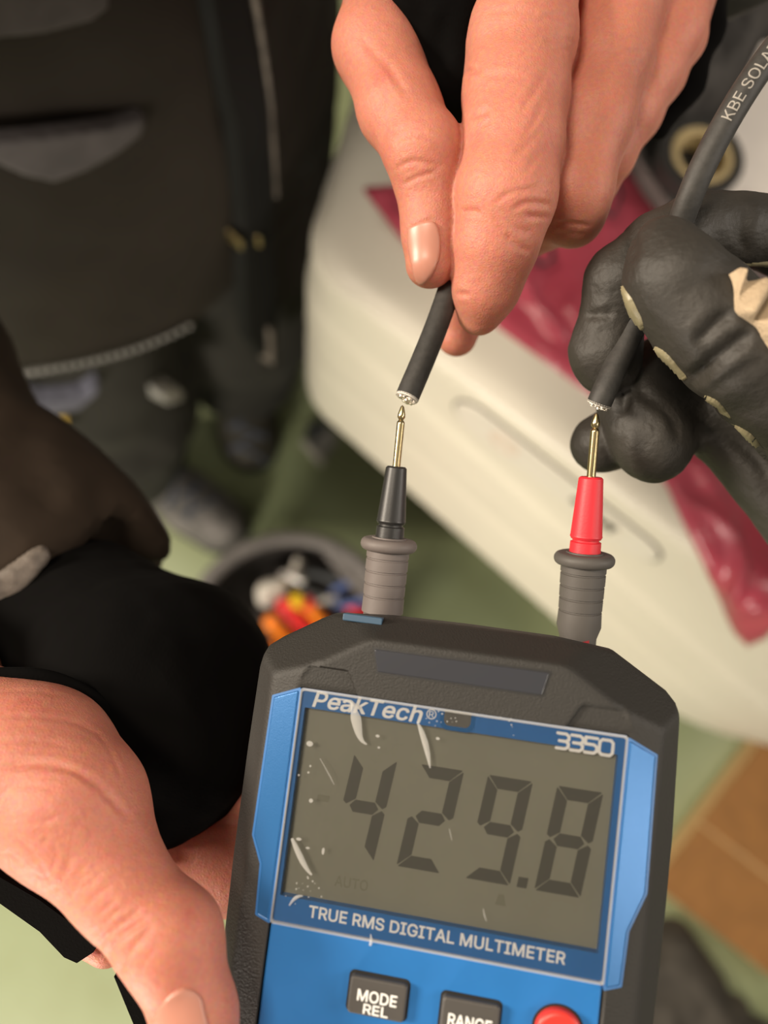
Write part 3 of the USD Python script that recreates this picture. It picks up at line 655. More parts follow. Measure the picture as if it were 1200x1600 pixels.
# ================================================================== test probes
def probe(kind, tip, shaft_end, body0, body1, fl, tail, d0, d1, label, cap_mat, grip_mat, rr):
    """tip, shaft_end, ... are pixels along the probe's axis; radii rr in px."""
    a, b = P(*tip, d0), P(*tail, d1); L = np.linalg.norm(b - a)
    tot = np.linalg.norm(np.subtract(tail, tip)); s = lambda q: np.linalg.norm(np.subtract(q, tip)) / tot * L
    k = d0 / FPX
    t = thing('test_probe', label, 'test probe', b)
    r = rr['needle'] * k; S = s(shaft_end)
    part(t, 'tip', lathe(a, b, [(0, 0), (.0004, r * .45), (.0022, r * .95), (.0030, r * .98), (.0036, r * .55), (.0041, r * .95), (.0045, r), (S + .004, r)]), 'gold_metal', smooth=50, label='gold metal probe tip')
    c0, c1, f0_, f1_ = s(body0), s(body1), s(fl) - 10 * k, s(fl) + 10 * k
    R0, R1 = rr['cap0'] * k, rr['cap1'] * k
    part(t, 'cap', lathe(a, b, [(c0, 0), (c0, R0 - .0004), (c0 + .0004, R0), (c1 - .0010, R1 - .0001), (c1 - .0006, R1), (c1, R1 - .0003), (c1 + .0001, R1 - .0007), (c1 + .0006, R1 - .0007), (c1 + .0008, R1 - .0002), (f0_ + .001, R1 - .0001)]), cap_mat, smooth=40)
    rf, g0, g1 = rr['flange'] * k, rr['grip0'] * k, rr['grip1'] * k
    fp = [(f0_, 0), (f0_, R1 + .0006), (f0_ + .0003, rf * .62)] + [(f0_ + .0003 + (f1_ - f0_) * (.5 - .5 * math.cos(x)) , rf - (f1_ - f0_) * .45 * (1 - math.sin(x))) for x in np.linspace(.15, np.pi - .15, 9)] + [(f1_, g0 + .0003)]
    gp = [(f1_ + .0001, g0)]; x = f1_
    for i in range(4):
        x = f1_ + .0022 + i * .0031; gr_ = g0 + (g1 - g0) * .08 * i; gp += [(x - .0003, gr_), (x - .00015, gr_ - .00028), (x + .00015, gr_ - .00028), (x + .0003, gr_ - .00005)]
    gp += [(x + .004, g0 * .98), (L * .97, g1), (L + .02, g1 * .97), (L + .02, 0)]
    part(t, 'flange', lathe(a, b, fp), grip_mat, smooth=50)
    part(t, 'grip', lathe(a, b, gp), grip_mat, smooth=35)
    return t, a, b, k
probe('black', (629, 633), (621, 728), (618, 727), (609, 816), (605, 847), (596, 968), .186, .1905, 'test probe with black cap and grey grip, tip under the bare hand', 'black_plastic', 'grey_rubber', dict(needle=6.2, cap0=16.5, cap1=23.5, flange=45, grip0=34, grip1=30))
t, a, b, k = probe('red', (932, 645), (927, 742), (921, 742), (914, 838), (910, 868), (902, 1005), .183, .1905, 'test probe with red cap and dark grip, tip below the gloved hand', 'red_plastic', 'dark_grey_rubber', dict(needle=7.0, cap0=19, cap1=25.5, flange=48, grip0=36, grip1=29.5))
gax = (b - a) / np.linalg.norm(b - a); mc = P(905, 988, .1905); vn = EYE - mc; vn -= gax * (vn @ gax); vn /= np.linalg.norm(vn); hz = np.cross(vn, gax)
arrow = sg.Polygon([(-2.6, 3.5), (-2.6, .2), (-1.8, -1.6), (-.6, -1.4), (0, -2.5), (.7, -1.4), (1.9, -1.5), (2.6, .2), (2.6, 3.5)])
am = slab(arrow, 0, .1); am = am.subdivide().subdivide(); v = np.array(am.vertices); rg = 29.6 * k * 1000 + .25; ang = v[:, 0] / rg
v3 = mc + (np.sin(ang) * (rg + v[:, 2]))[:, None] * mm * hz + (np.cos(ang) * (rg + v[:, 2]))[:, None] * mm * vn + v[:, 1:2] * mm * gax
part(t, 'mark', trimesh.Trimesh(v3, am.faces, process=False), 'red_mark', smooth=False, label='red arrow mark')

# ================================================================== cables
def cable(pts, r0, label):
    path = spline([P(*q) for q in pts], 14); t = thing('cable', label, 'cable', path[0])
    part(t, 'sheath', tube(path, r0, 28), 'cable_sheath', smooth=40)
    d = path[1] - path[0]; d /= np.linalg.norm(d)
    part(t, 'insulation', lathe(path[0] - d * .0003, path[2], [(0, r0 * .72), (0, r0 * .96), (.0005, r0 * 1.012), (.0007, r0 * .9)], 28), 'insulation', smooth=30, label='frayed pale cut edge')
    st = []
    rg = np.random.default_rng(3)
    for i in range(14):
        ang = i * 2.4; rr_ = r0 * .66 * math.sqrt((i + .5) / 14); u = np.cross(d, [0, 0, 1]); u /= np.linalg.norm(u); w = np.cross(d, u)
        o = path[0] + u * rr_ * math.cos(ang) + w * rr_ * math.sin(ang)
        st.append(tube([o + d * .002, o - d * (.0006 + .0008 * rg.random())], r0 * .17, 8))
    part(t, 'conductor', cat_(st), 'conductor', smooth=40, label='cut silvery wire strands', kind='stuff')
    return t, path
RC = 18.8 * .19 / FPX
cable([(636, 621, .190), (662, 560, .192), (690, 488, .195), (716, 405, .199), (742, 300, .205), (772, 150, .214), (800, -80, .23), (820, -300, .26)], RC, 'black cable stub pinched between thumb and index finger of the bare hand')
t, kpath = cable([(936, 631, .186), (962, 572, .186), (1000, 492, .187), (1042, 402, .1835), (1074, 318, .176), (1108, 240, .172), (1160, 148, .169), (1215, 70, .168), (1300, -40, .168)], RC, 'black cable printed with white letters held in the gloved hand')
# print along the cable
kp = spline(kpath, 6); L = np.r_[0, np.cumsum(np.linalg.norm(np.diff(kp, axis=0), axis=1))]; kpx, _ = proj(kp)
s0 = L[np.argmin(np.linalg.norm(kpx - (1129, 192), axis=1))]; s1 = L[np.argmin(np.linalg.norm(kpx - (1206, 82), axis=1))]
tm = text_fit('KBE SOLAR', 0, s1 - s0, -.00125, .00125, 0, .00006, False); tm = tm.subdivide_to_size(.0006) if hasattr(tm, 'subdivide_to_size') else tm
v = np.array(tm.vertices); ss = s0 + v[:, 0]; c = np.stack([np.interp(ss, L, kp[:, i]) for i in range(3)], 1); c2 = np.stack([np.interp(ss + 1e-4, L, kp[:, i]) for i in range(3)], 1)
tg = c2 - c; tg /= np.linalg.norm(tg, axis=1, keepdims=True); vn = EYE - c; vn -= tg * (vn * tg).sum(1, keepdims=True); vn /= np.linalg.norm(vn, axis=1, keepdims=True); sd = np.cross(vn, tg)
ang = v[:, 1] / RC + .12
part(t, 'print', trimesh.Trimesh(c + (vn * np.cos(ang)[:, None] + sd * np.sin(ang)[:, None]) * (RC + 2e-5 + v[:, 2:3]), tm.faces, process=False), 'cable_print', smooth=False, label='white printed letters')

# ================================================================== the person with bare hands
CB = np.array([-.178, .428]); LB = np.array([.77, .64]); LB /= np.linalg.norm(LB); FB = np.array([LB[1], -LB[0]]); AB, BB = .24, .14
person = thing('person', 'person in a dark work jacket holding the multimeter and a cable end with bare hands', 'person', np.r_[CB, 0])
# ---- left hand, reaching in from above with the cable between thumb and fingers
K = 1.0
def hand_union(fingers, roots, kf, kr): return union([union(fingers, kf)] + roots, kr)
l_thumb = chain([(628, -140, .212, 62), (590, 72, .200, 66), (624, 170, .194, 61), (663, 237, .190, 58), (677, 300, .193, 52), (676, 360, .193, 45), (672, 411, .1925, 39)], .004)
l_index = chain([(826, -60, .200, 84), (812, 60, .193, 84), (805, 150, .190, 78), (801, 220, .1875, 75), (791, 305, .185, 74), (775, 382, .188, 61), (760, 448, .192, 48), (749, 490, .196, 34)], .004)
l_middle = union([chain([(980, -50, .207, 78), (953, 90, .200, 60), (926, 190, .197, 60), (896, 300, .196, 56), (896, 337, .199, 47)], .004), chain([(893, 330, .205, 44), (790, 375, .222, 42), (738, 450, .222, 39), (714, 526, .217, 31)], .004)], .006)
l_ring = chain([(1068, -50, .217, 62), (1046, 50, .212, 48), (1014, 115, .210, 47), (980, 175, .208, 46), (946, 240, .209, 42), (922, 285, .218, 38), (890, 340, .238, 36)], .004)
l_pinky = chain([(1080, -40, .228, 48), (1060, 60, .222, 38), (1030, 118, .221, 36), (996, 180, .221, 33), (955, 250, .227, 30), (915, 300, .243, 28)], .004)
l_fist = union([l_index, l_middle, l_ring, l_pinky], .0016)
l_palm = union([chain([(840, -110, .212, 95), (960, -110, .214, 90), (1060, -100, .224, 70)], .01), chain([(640, -150, .225, 60), (860, -190, .235, 100)], .01), chain([(940, -130, .225, 110), (900, -420, .27, 120)], .01)], .012)
left_hand = union([union([l_fist, l_thumb], .0012), l_palm], .006)
lh = surface(left_hand, .0007)
C1 = [  # knuckle folds and finger creases: polyline, depth mm, half width mm
    ([(618, 268), (645, 252), (672, 256), (690, 262)], .35, .6), ([(615, 225), (645, 210), (675, 218), (700, 232)], .3, .6), ([(628, 290), (655, 276), (685, 268)], .4, .55), ([(610, 212), (640, 200), (668, 206)], .2, .5), ([(560, 55), (600, 100), (640, 148)], .3, .9), ([(600, 90), (612, 110), (640, 160)], .2, .7),
    ([(633, 362), (655, 350), (676, 344), (682, 352)], .3, .5),
    ([(800, 330), (825, 317), (850, 318), (866, 322)], .45, .6), ([(820, 336), (842, 339), (864, 338)], .5, .6), ([(790, 365), (812, 385), (830, 392)], .45, .6), ([(772, 320), (790, 305), (818, 296), (850, 300)], .3, .6), ([(770, 340), (785, 360), (800, 375)], .25, .6), ([(805, 352), (815, 360), (832, 362)], .3, .6), ([(826, 296), (846, 288), (868, 290)], .25, .6),
    ([(725, 112), (733, 112), (752, 108)], .5, .7), ([(732, 182), (742, 180), (765, 172)], .5, .7), ([(720, 333), (734, 330), (752, 334)], .45, .7), ([(712, 460), (722, 459), (735, 462)], .4, .7),
    ([(840, 30), (870, 24), (905, 28)], .25, .6), ([(850, 66), (880, 62), (905, 70)], .3, .6), ([(855, 78), (880, 76), (905, 80)], .2, .6), ([(760, 20), (800, 16), (840, 20)], .2, .7), ([(748, 120), (790, 118), (830, 126)], .2, .8),
    ([(815, 220), (835, 190), (850, 150)], .22, .7), ([(800, 250), (825, 225), (850, 195)], .2, .7), ([(820, 270), (840, 245), (860, 225)], .2, .7), ([(830, 160), (845, 130), (858, 100)], .2, .7), ([(812, 180), (828, 150), (840, 120)], .18, .6),
    ([(862, 352), (890, 349), (925, 354)], .35, .6), ([(866, 366), (890, 366), (920, 366)], .25, .6), ([(955, 90), (985, 82), (1012, 84)], .25, .7), ([(962, 110), (985, 102), (1004, 106)], .2, .6)]
lh = crease(lh, C1, .0004, 130, 2)
# ---- right hand, thumb along the meter's edge, fingers behind it
r_thumb = chain([(-160, 1140, .19, 140), (50, 1203, .173, 128), (112, 1262, .166, 113), (190, 1386, .158, 74), (265, 1466, .154, 78), (306, 1585, .151, 61), (324, 1668, .151, 52)], .003)
r_index = chain([(60, 1240, .204, 85), (215, 1300, .207, 84), (365, 1335, .207, 83), (520, 1330, .2035, 76), (660, 1300, .203, 68), (740, 1280, .202, 60)], .005)
r_middle = chain([(80, 1190, .214, 85), (300, 1215, .213, 80), (520, 1225, .206, 78), (690, 1200, .205, 70), (790, 1185, .204, 60)], .005)
r_ring = chain([(80, 1150, .220, 85), (330, 1190, .218, 70), (520, 1170, .208, 70), (690, 1130, .206, 66), (760, 1115, .205, 58)], .005)
r_pinky = chain([(80, 1110, .222, 85), (330, 1150, .224, 60), (500, 1110, .211, 58), (640, 1085, .207, 52)], .005)
r_low = chain([(70, 1320, .196, 48), (143, 1440, .191, 40), (168, 1478, .188, 31)], .005)
r_wrist = chain([(-420, 960, .235, 140), (-160, 1110, .21, 130), (60, 1190, .20, 90)], .01)
right_hand = union([union([r_thumb, union([r_index, r_middle, r_ring, r_pinky], .0016), r_low], .002), r_wrist], .006)
rh = surface(right_hand, .0007)
C2 = [([(156, 1484), (168, 1462), (196, 1440), (222, 1420)], .5, .6), ([(174, 1500), (178, 1475), (198, 1455), (232, 1434)], .62, .6), ([(190, 1520), (200, 1492), (222, 1465), (240, 1448)], .45, .6), ([(212, 1532), (226, 1505), (245, 1480)], 0.15, 0.42), ([(146, 1462), (165, 1440), (190, 1420)], 0.22, 0.42), ([(138, 1448), (160, 1425), (185, 1400)], 0.19, 0.42),
      ([(-10, 1200), (60, 1194), (120, 1206), (165, 1240), (205, 1280)], 0.37, 0.78), ([(-10, 1160), (50, 1158), (110, 1166)], 0.15, 0.54), ([(-10, 1120), (60, 1120), (120, 1130), (170, 1160)], 0.15, 0.54), ([(-10, 1082), (50, 1080), (110, 1090)], 0.12, 0.48), ([(150, 1140), (175, 1180), (190, 1220)], 0.12, 0.48), ([(0, 1240), (40, 1228), (90, 1236)], 0.15, 0.48),
      ([(62, 1385), (85, 1350), (85, 1320)], 0.15, 0.42), ([(80, 1398), (105, 1360), (108, 1325)], 0.19, 0.42), ([(105, 1420), (118, 1385), (140, 1365)], 0.19, 0.42), ([(5, 1300), (40, 1320), (60, 1350)], 0.15, 0.42), ([(10, 1275), (50, 1290), (85, 1325)], 0.15, 0.42), ([(30, 1350), (55, 1330), (80, 1300)], 0.12, 0.42), ([(110, 1395), (140, 1380), (160, 1360)], 0.15, 0.42), ([(0, 1330), (30, 1345), (50, 1380)], 0.12, 0.42), ([(125, 1430), (150, 1400), (175, 1385)], 0.15, 0.42)]
for k in range(26):
    x, y = rng.uniform(0, 150), rng.uniform(1270, 1400); a = rng.uniform(-.9, .9) + (1.9 if k % 2 else 0.6); l = rng.uniform(10, 24)
    C2.append(([(x - l * math.cos(a), y - l * math.sin(a)), (x + rng.normal(0, 3), y + rng.normal(0, 3)), (x + l * math.cos(a), y + l * math.sin(a))], .12, .38))
rh = crease(rh, C2, .0003, 110, 4)
# ---- arms and trunk under the clothes
sh_r = np.r_[CB - LB * .21, 1.36]; sh_l = np.r_[CB + LB * .21, 1.36]
wr_r, wr_l = P(-160, 1110, .20), P(900, -420, .27)
el_r, el_l = np.array([-.40, .02, 1.17]), np.array([.20, .42, 1.10])
core = union([wchain([(sh_r, .06), (el_r, .045), (wr_r, .028)], .02), wchain([(sh_l, .06), (el_l, .045), (wr_l, .028)], .02), wchain([(np.r_[CB, .85], .11), (np.r_[CB, 1.3], .125)], .05), wchain([(sh_r, .06), (sh_l, .06)], .05), wchain([(np.r_[CB + FB * .01, 1.36], .06), (np.r_[CB + FB * .02, 1.50], .055)], .03)], .05)
part(person, 'body', cat_([lh, rh, surface(core, .007)]), 'skin', label='bare hands, thumb and fingers holding the cable and the meter')
# ---- nails
part(person, 'thumb_nail', patch(left_hand, [(636, 356), (655, 347), (676, 345), (687, 358), (690, 388), (684, 415), (672, 436), (660, 446), (649, 440), (641, 412), (636, 382)], 2.2, .16, .00045, edge=6), 'nail', label='thumb nail of the hand holding the cable')
part(person, 'thumb_nail', patch(right_hand, [(243, 1586), (256, 1562), (278, 1545), (300, 1544), (317, 1560), (324, 1590), (326, 1640), (255, 1640)], 2.6, .125, .0005, edge=7), 'nail', label='thumb nail of the hand on the meter')
# ---- jacket
def jr(th, z):                                   # torso outline in plan
    b = np.clip((z - .95) / .45, 0, 1)
    e = 1 + .05 * np.sin(z * 9) * 0
    a_, b_ = AB * (1 + .12 * b) * e, BB * (1 - .05 * b) * e
    top = np.clip((z - 1.30) / .12, 0, 1); s = np.sqrt(1 - top ** 2 * .85)
    return a_ * np.cos(th) * s, b_ * np.sin(th) * s
def torso_sdf(p):
    q = p[:, :2] - CB; l, f = q @ LB, q @ FB
    return (np.sqrt((l / AB) ** 2 + (f / BB) ** 2) - 1) * BB * .9
hem_px = np.array([(-60, 592), (0, 583), (100, 567), (200, 543), (300, 500), (365, 445), (432, 490)], float)
hp, hok = trace(torso_sdf, hem_px[:, 0], hem_px[:, 1], .25)
hp = hp[hok]; hem_px = hem_px[hok]
hth = np.arctan2((hp[:, :2] - CB) @ FB / BB, (hp[:, :2] - CB) @ LB / AB); o = np.argsort(hth); hth, hz = hth[o], hp[o, 2]
nth, nz = 260, 150
th = np.linspace(-np.pi, np.pi, nth, endpoint=False)
hemz = np.interp(th, hth, hz, left=hz[0], right=hz[-1])
T_, S_ = np.meshgrid(th, np.linspace(0, 1, nz), indexing='ij')
Z_ = hemz[:, None] + (1.415 - hemz[:, None]) * S_
lx, fx = jr(T_, Z_)
jv = np.stack([CB[0] + LB[0] * lx + FB[0] * fx, CB[1] + LB[1] * lx + FB[1] * fx, Z_], -1).reshape(-1, 3)
def ring_faces(n1, n2):
    i, j = np.meshgrid(np.arange(n1), np.arange(n2 - 1), indexing='ij'); a = i * n2 + j; b = ((i + 1) % n1) * n2 + j
    a, b = a.ravel(), b.ravel(); return np.vstack([np.c_[a, b, b + 1], np.c_[a, b + 1, a + 1]])
jm = trimesh.Trimesh(jv, ring_faces(nth, nz), process=False)
J1 = [([(-20, 460), (120, 390), (250, 310), (360, 270)], 9, 14), ([(-20, 560), (80, 480), (220, 400), (360, 350)], 8, 12), ([(40, 555), (200, 470), (340, 400)], 5, 10), ([(-20, 150), (80, 145), (200, 130)], 10, 16), ([(-20, 60), (80, 55), (170, 20)], 8, 12), ([(-20, 290), (80, 285), (180, 250), (225, 190)], 10, 14), ([(225, 190), (222, 100), (235, 30)], 6, 12), ([(100, 330), (240, 260), (340, 210)], 6, 14), ([(440, 20), (470, 160), (470, 330)], 7, 12), ([(400, 60), (430, 200), (440, 380)], 4, 9)]
J1 += [([(-20, 500), (110, 440), (250, 350), (365, 300)], -9, 9), ([(-20, 420), (120, 350), (240, 285), (350, 235)], -8, 9), ([(60, 560), (200, 500), (350, 400)], -8, 9), ([(-20, 110), (90, 105), (200, 75)], -9, 11)]
jm = crease(jm, J1, .014, 11, 9)
jac = part(person, 'jacket', jm, 'jacket_fabric', label='dark brown work jacket, open at the front')
in_sdf = lambda p: torso_sdf(p) - .001
part(person, 'shirt', trimesh.Trimesh(np.stack([CB[0] + (LB[0] * np.cos(T_) * AB + FB[0] * np.sin(T_) * BB) * .93, CB[1] + (LB[1] * np.cos(T_) * AB + FB[1] * np.sin(T_) * BB) * .93, .80 + .55 * S_], -1).reshape(-1, 3), ring_faces(nth, nz), process=False), 'zipper_black', label='black garment under the jacket')
def jp(name, outline, m, thick, label=None, step=5, edge=10, f=torso_sdf, d0=.2, **kw): part(person, name, patch(f, outline, step, d0, thick, edge=edge, smooth_in=False, **kw), m, label=label)
jp('zip_placket', [(300, -40), (328, 117), (347, 187), (363, 328), (365, 430), (372, 520), (400, 556), (424, 548), (431, 470), (422, 375), (417, 258), (408, 140), (372, -40)], 'zipper_black', .010, 'black zip placket hanging at the jacket opening')
jp('zip_tape', [(366, -40), (386, 60), (402, 160), (414, 300), (421, 300), (409, 150), (396, 60), (380, -40)], 'lining_fabric', .012, step=3, edge=3)
for c in ((360, 368), (389, 365)):
    jp('snap', [(c[0] - 5, c[1] - 9), (c[0] + 3, c[1] - 10), (c[0] + 5, c[1] + 8), (c[0] - 3, c[1] + 9)], 'brass', .013, 'small brass snap', step=2, edge=2)
mat('lit_patch_tone', (.075, .066, .068), rough=.8, var=.2, scale=30)  # paler grey stands in for light falling on the jacket folds
jp('lit_patch', [(-30, -30), (172, -30), (168, 8), (140, 30), (60, 50), (-30, 58)], 'lit_patch_tone', .004, 'lit area of the jacket painted as a paler grey patch', edge=14)
jp('lit_patch', [(-30, 205), (30, 200), (100, 192), (170, 182), (215, 168), (226, 182), (218, 205), (180, 235), (130, 262), (80, 280), (30, 268), (-30, 240)], 'lit_patch_tone', .006, 'lit area of the jacket painted as a paler grey patch', edge=14)
jp('draw_strap', [(402, 500), (416, 496), (419, 560), (408, 562)], 'lining_fabric', .014, 'pale strap end', step=3, edge=4)
# stitched hem
hl = spline([hp_ for hp_ in hp[np.argsort(hem_px[:, 0])][:5]], 30)
hn = np.stack([FB[0] + 0 * hl[:, 0], FB[1] + 0 * hl[:, 0], 0 * hl[:, 0]], 1)
st = [tube([hl[i] + hn[i] * .006 + np.array([0, 0, .004]), hl[i + 2] + hn[i + 2] * .006 + np.array([0, 0, .006])], .0026, 7) for i in range(0, len(hl) - 3, 4)]
part(person, 'hem_stitches', cat_(st), 'grey_label', label='pale stitching along the jacket hem', kind='stuff')
# ---- sleeves and cuffs
e1 = P(128, 945, .255); dirs = P(243, 850, .25) - P(100, 675, .25); dirs /= np.linalg.norm(dirs)
s_ax = P(-190, 560, .29)
ax = (e1 - s_ax) / np.linalg.norm(e1 - s_ax)
sl_raw = union([cone(s_ax, .038, P(50, 868, .262), .034), cone(P(50, 868, .262), .034, e1 + ax * .05, .033), cone(el_r, .07, s_ax, .038), cone(sh_r, .09, el_r, .07)], .03)
def sleeve(p):
    q = p - e1
    w = .004 * np.sin((q @ CL((1, 0, 0))) * 150) + .003 * np.sin((q @ CL((0, 0, 1))) * 210)
    return smax(sl_raw(p), (q @ ax) + w, .006)
sleeve.box = (sl_raw.box[0], sl_raw.box[1])
slm = surface(sleeve, .004)
slm = crease(slm, [([(90, 680), (150, 770), (185, 850)], 1.5, 5), ([(-20, 720), (60, 760), (140, 840)], 2, 7), ([(140, 870), (160, 800), (150, 740)], 1.5, 5), ([(20, 650), (60, 720), (70, 800)], 1.5, 6)], .007, 30, 6)
part(person, 'sleeve', slm, 'sleeve_fabric', label='dark brown jacket sleeve')
part(person, 'sleeve_lining', patch(sleeve, [(-30, 905), (20, 878), (62, 852), (78, 868), (60, 892), (30, 930), (-30, 985)], 4, .15, .003, edge=12, wave=lambda pts, h: (meshkit.fbm(h * 140, 3, 8) - .4) * .006), 'lining_fabric', label='paler turned-back sleeve hem')
cuff_r = union([chain([(-90, 1045, .208, 95), (-60, 1000, .235, 110), (80, 960, .252, 100), (140, 990, .240, 130), (222, 1085, .217, 163), (290, 1170, .204, 102), (252, 1268, .197, 54)], .012), chain([(200, 960, .245, 60), (300, 1010, .225, 75), (350, 1060, .215, 55), (330, 1150, .208, 60)], .015)], .01)
part(person, 'cuff', crease(surface(cuff_r, .0018), [], .003, 60, 3), 'cuff_fabric', label='black knitted cuff of the hand on the meter')
edge_line = spline([P(x, y, d) for x, y, d in ((-30, 1052, .176), (20, 1053, .178), (80, 1059, .180), (142, 1087, .184), (190, 1135, .187), (214, 1197, .188), (217, 1250, .189), (208, 1290, .190), (245, 1340, .191))], 10)
part(person, 'cuff_edge', tube(edge_line, .0016, 12), 'cuff_fabric')
def plate(outline, d, thick, step=8, smooth_in=True, wob=0.0):
    """A cut piece of cloth of real thickness: front at depth d(x, y), back thick behind."""
    g = patch(lambda p: p[:, 2] * 0 - 1e-3, outline, step, .2) if False else None
    poly = np.array(sg.Polygon(smooth_line(list(outline) + [outline[0]], 5) if smooth_in else outline).buffer(0).exterior.segmentize(step).coords)[:-1]
    from scipy.spatial import Delaunay
    import shapely
    pg = sg.Polygon(poly); x0, y0, x1, y1 = pg.bounds; gx, gy = np.meshgrid(np.arange(x0, x1, step), np.arange(y0, y1, step)); q = np.c_[gx.ravel(), gy.ravel()]
    q = q[shapely.contains_xy(pg.buffer(-step * .6), q[:, 0], q[:, 1])]; pts = np.vstack([poly, q]); T = Delaunay(pts).simplices; c = pts[T].mean(1); T = T[shapely.contains_xy(pg, c[:, 0], c[:, 1])]
    dd = np.array([d(x, y) for x, y in pts]); top = np.array([P(x, y, k) for (x, y), k in zip(pts, dd)]); vz = CL((0, 0, -1))
    bot = top + vz * thick; n = len(pts); m = len(poly); k = np.arange(m); k2 = (k + 1) % m
    F = np.vstack([T, T[:, ::-1] + n, np.c_[k, k2, k2 + n], np.c_[k, k2 + n, k + n]])
    r = trimesh.Trimesh(np.vstack([top, bot]), F, process=False); trimesh.repair.fix_normals(r); return r
part(person, 'cuff_loop', plate([(-40, 1345), (0, 1371), (61, 1406), (110, 1442), (152, 1478), (146, 1488), (120, 1505), (100, 1496), (62, 1456), (0, 1412), (-40, 1390)], lambda x, y: .178, .004, smooth_in=False), 'cuff_fabric', smooth=30, label='black thumb loop under the hand')
part(person, 'cuff_loop', plate([(178, 1526), (198, 1540), (240, 1612), (240, 1680), (225, 1640), (200, 1580)], lambda x, y: .186, .003, smooth_in=False), 'cuff_fabric', smooth=30)
cuff_l = union([chain([(700, -220, .24, 130), (690, -25, .1985, 100), (713, 60, .2000, 63), (722, 120, .2005, 38), (728, 152, .203, 26), (730, 175, .206, 18)], .008), chain([(760, -120, .225, 120), (740, 40, .213, 70)], .01), chain([(1030, -140, .25, 100), (1090, -20, .236, 30), (1094, 50, .2365, 25), (1068, 130, .238, 21), (1030, 200, .241, 16)], .01), chain([(900, -230, .245, 150), (900, -520, .285, 150)], .02)], .008)
clm = crease(surface(cuff_l, .0016), [([(640, -10), (672, 60), (690, 130)], 1.0, 2.5), ([(700, 10), (690, 70), (695, 110)], .8, 2.0)], .003, 70, 5)
part(person, 'cuff', clm, 'cuff_fabric', label='black cuff of the hand holding the cable')
sl2 = union([cone(P(1135, -70, .262), .020, P(1260, -60, .27), .024), cone(P(1180, -120, .275), .03, P(960, -640, .30), .055), cone(P(960, -640, .30), .055, el_l, .07), cone(el_l, .07, sh_l, .09)], .03)
def sleeve2(p):
    a_, b_, c_ = P(1122, 38, .26), P(1205, -4, .26), P(1160, 15, .30); n = np.cross(b_ - a_, c_ - a_); n /= np.linalg.norm(n)
    if n @ (P(1160, 60, .26) - a_) < 0: n = -n
    return smax(np.minimum(sl2(p), cone(P(1150, -40, .262), .02, P(1230, -30, .268), .02)(p)), (p - a_) @ n, .003)
sleeve2.box = (sl2.box[0], sl2.box[1])
part(person, 'sleeve', crease(surface(sleeve2, .004), [], .006, 30, 2), 'trouser_fabric', label='dark olive sleeve end')
# ---- trousers and boots
kr, kl = at(200, 712, .10), at(380, 572, .10)
hr, hl_ = np.r_[CB - LB * .10 - FB * .01, .86], np.r_[CB + LB * .10 - FB * .01, .86]
knee = lambda a, b: (a + b) / 2 + np.r_[FB * .03, 0]
trous = union([wchain([(hr, .125), (knee(hr, kr), .115), (kr + [0, 0, .02], .104)], .05), wchain([(hl_, .125), (knee(hl_, kl), .115), (kl + [0, 0, .02], .104)], .05), wchain([(hr, .115), (hl_, .115)], .05), wchain([(np.r_[CB, .86], .125), (np.r_[CB, .98], .12)], .05)], .04)
def trousers(p): return smax(trous(p), .085 - p[:, 2], .01)
trousers.box = trous.box
part(person, 'trousers', crease(surface(trousers, .007), [([(100, 700), (180, 730), (262, 700)], 8, 14), ([(120, 740), (190, 760), (255, 740)], 6, 10), ([(290, 600), (370, 620), (450, 590)], 6, 12)], .02, 9, 11), 'trouser_fabric', label='dark olive work trousers')
jp('pocket', [(20, 594), (60, 606), (120, 600), (150, 578), (148, 604), (120, 630), (60, 640), (30, 620)], 'pocket_fabric', .012, 'blue grey thigh pocket', f=trousers, d0=.45)
jp('pocket_tag', [(70, 660), (104, 650), (106, 660), (74, 671)], 'yellow_label', .020, 'small yellow tag', step=3, edge=4, f=trousers, d0=.45)
jp('knee_label', [(226, 598), (250, 586), (268, 604), (264, 618), (240, 622), (228, 614)], 'grey_label', .020, 'small pale grey patch', step=3, edge=6, f=trousers, d0=.45)
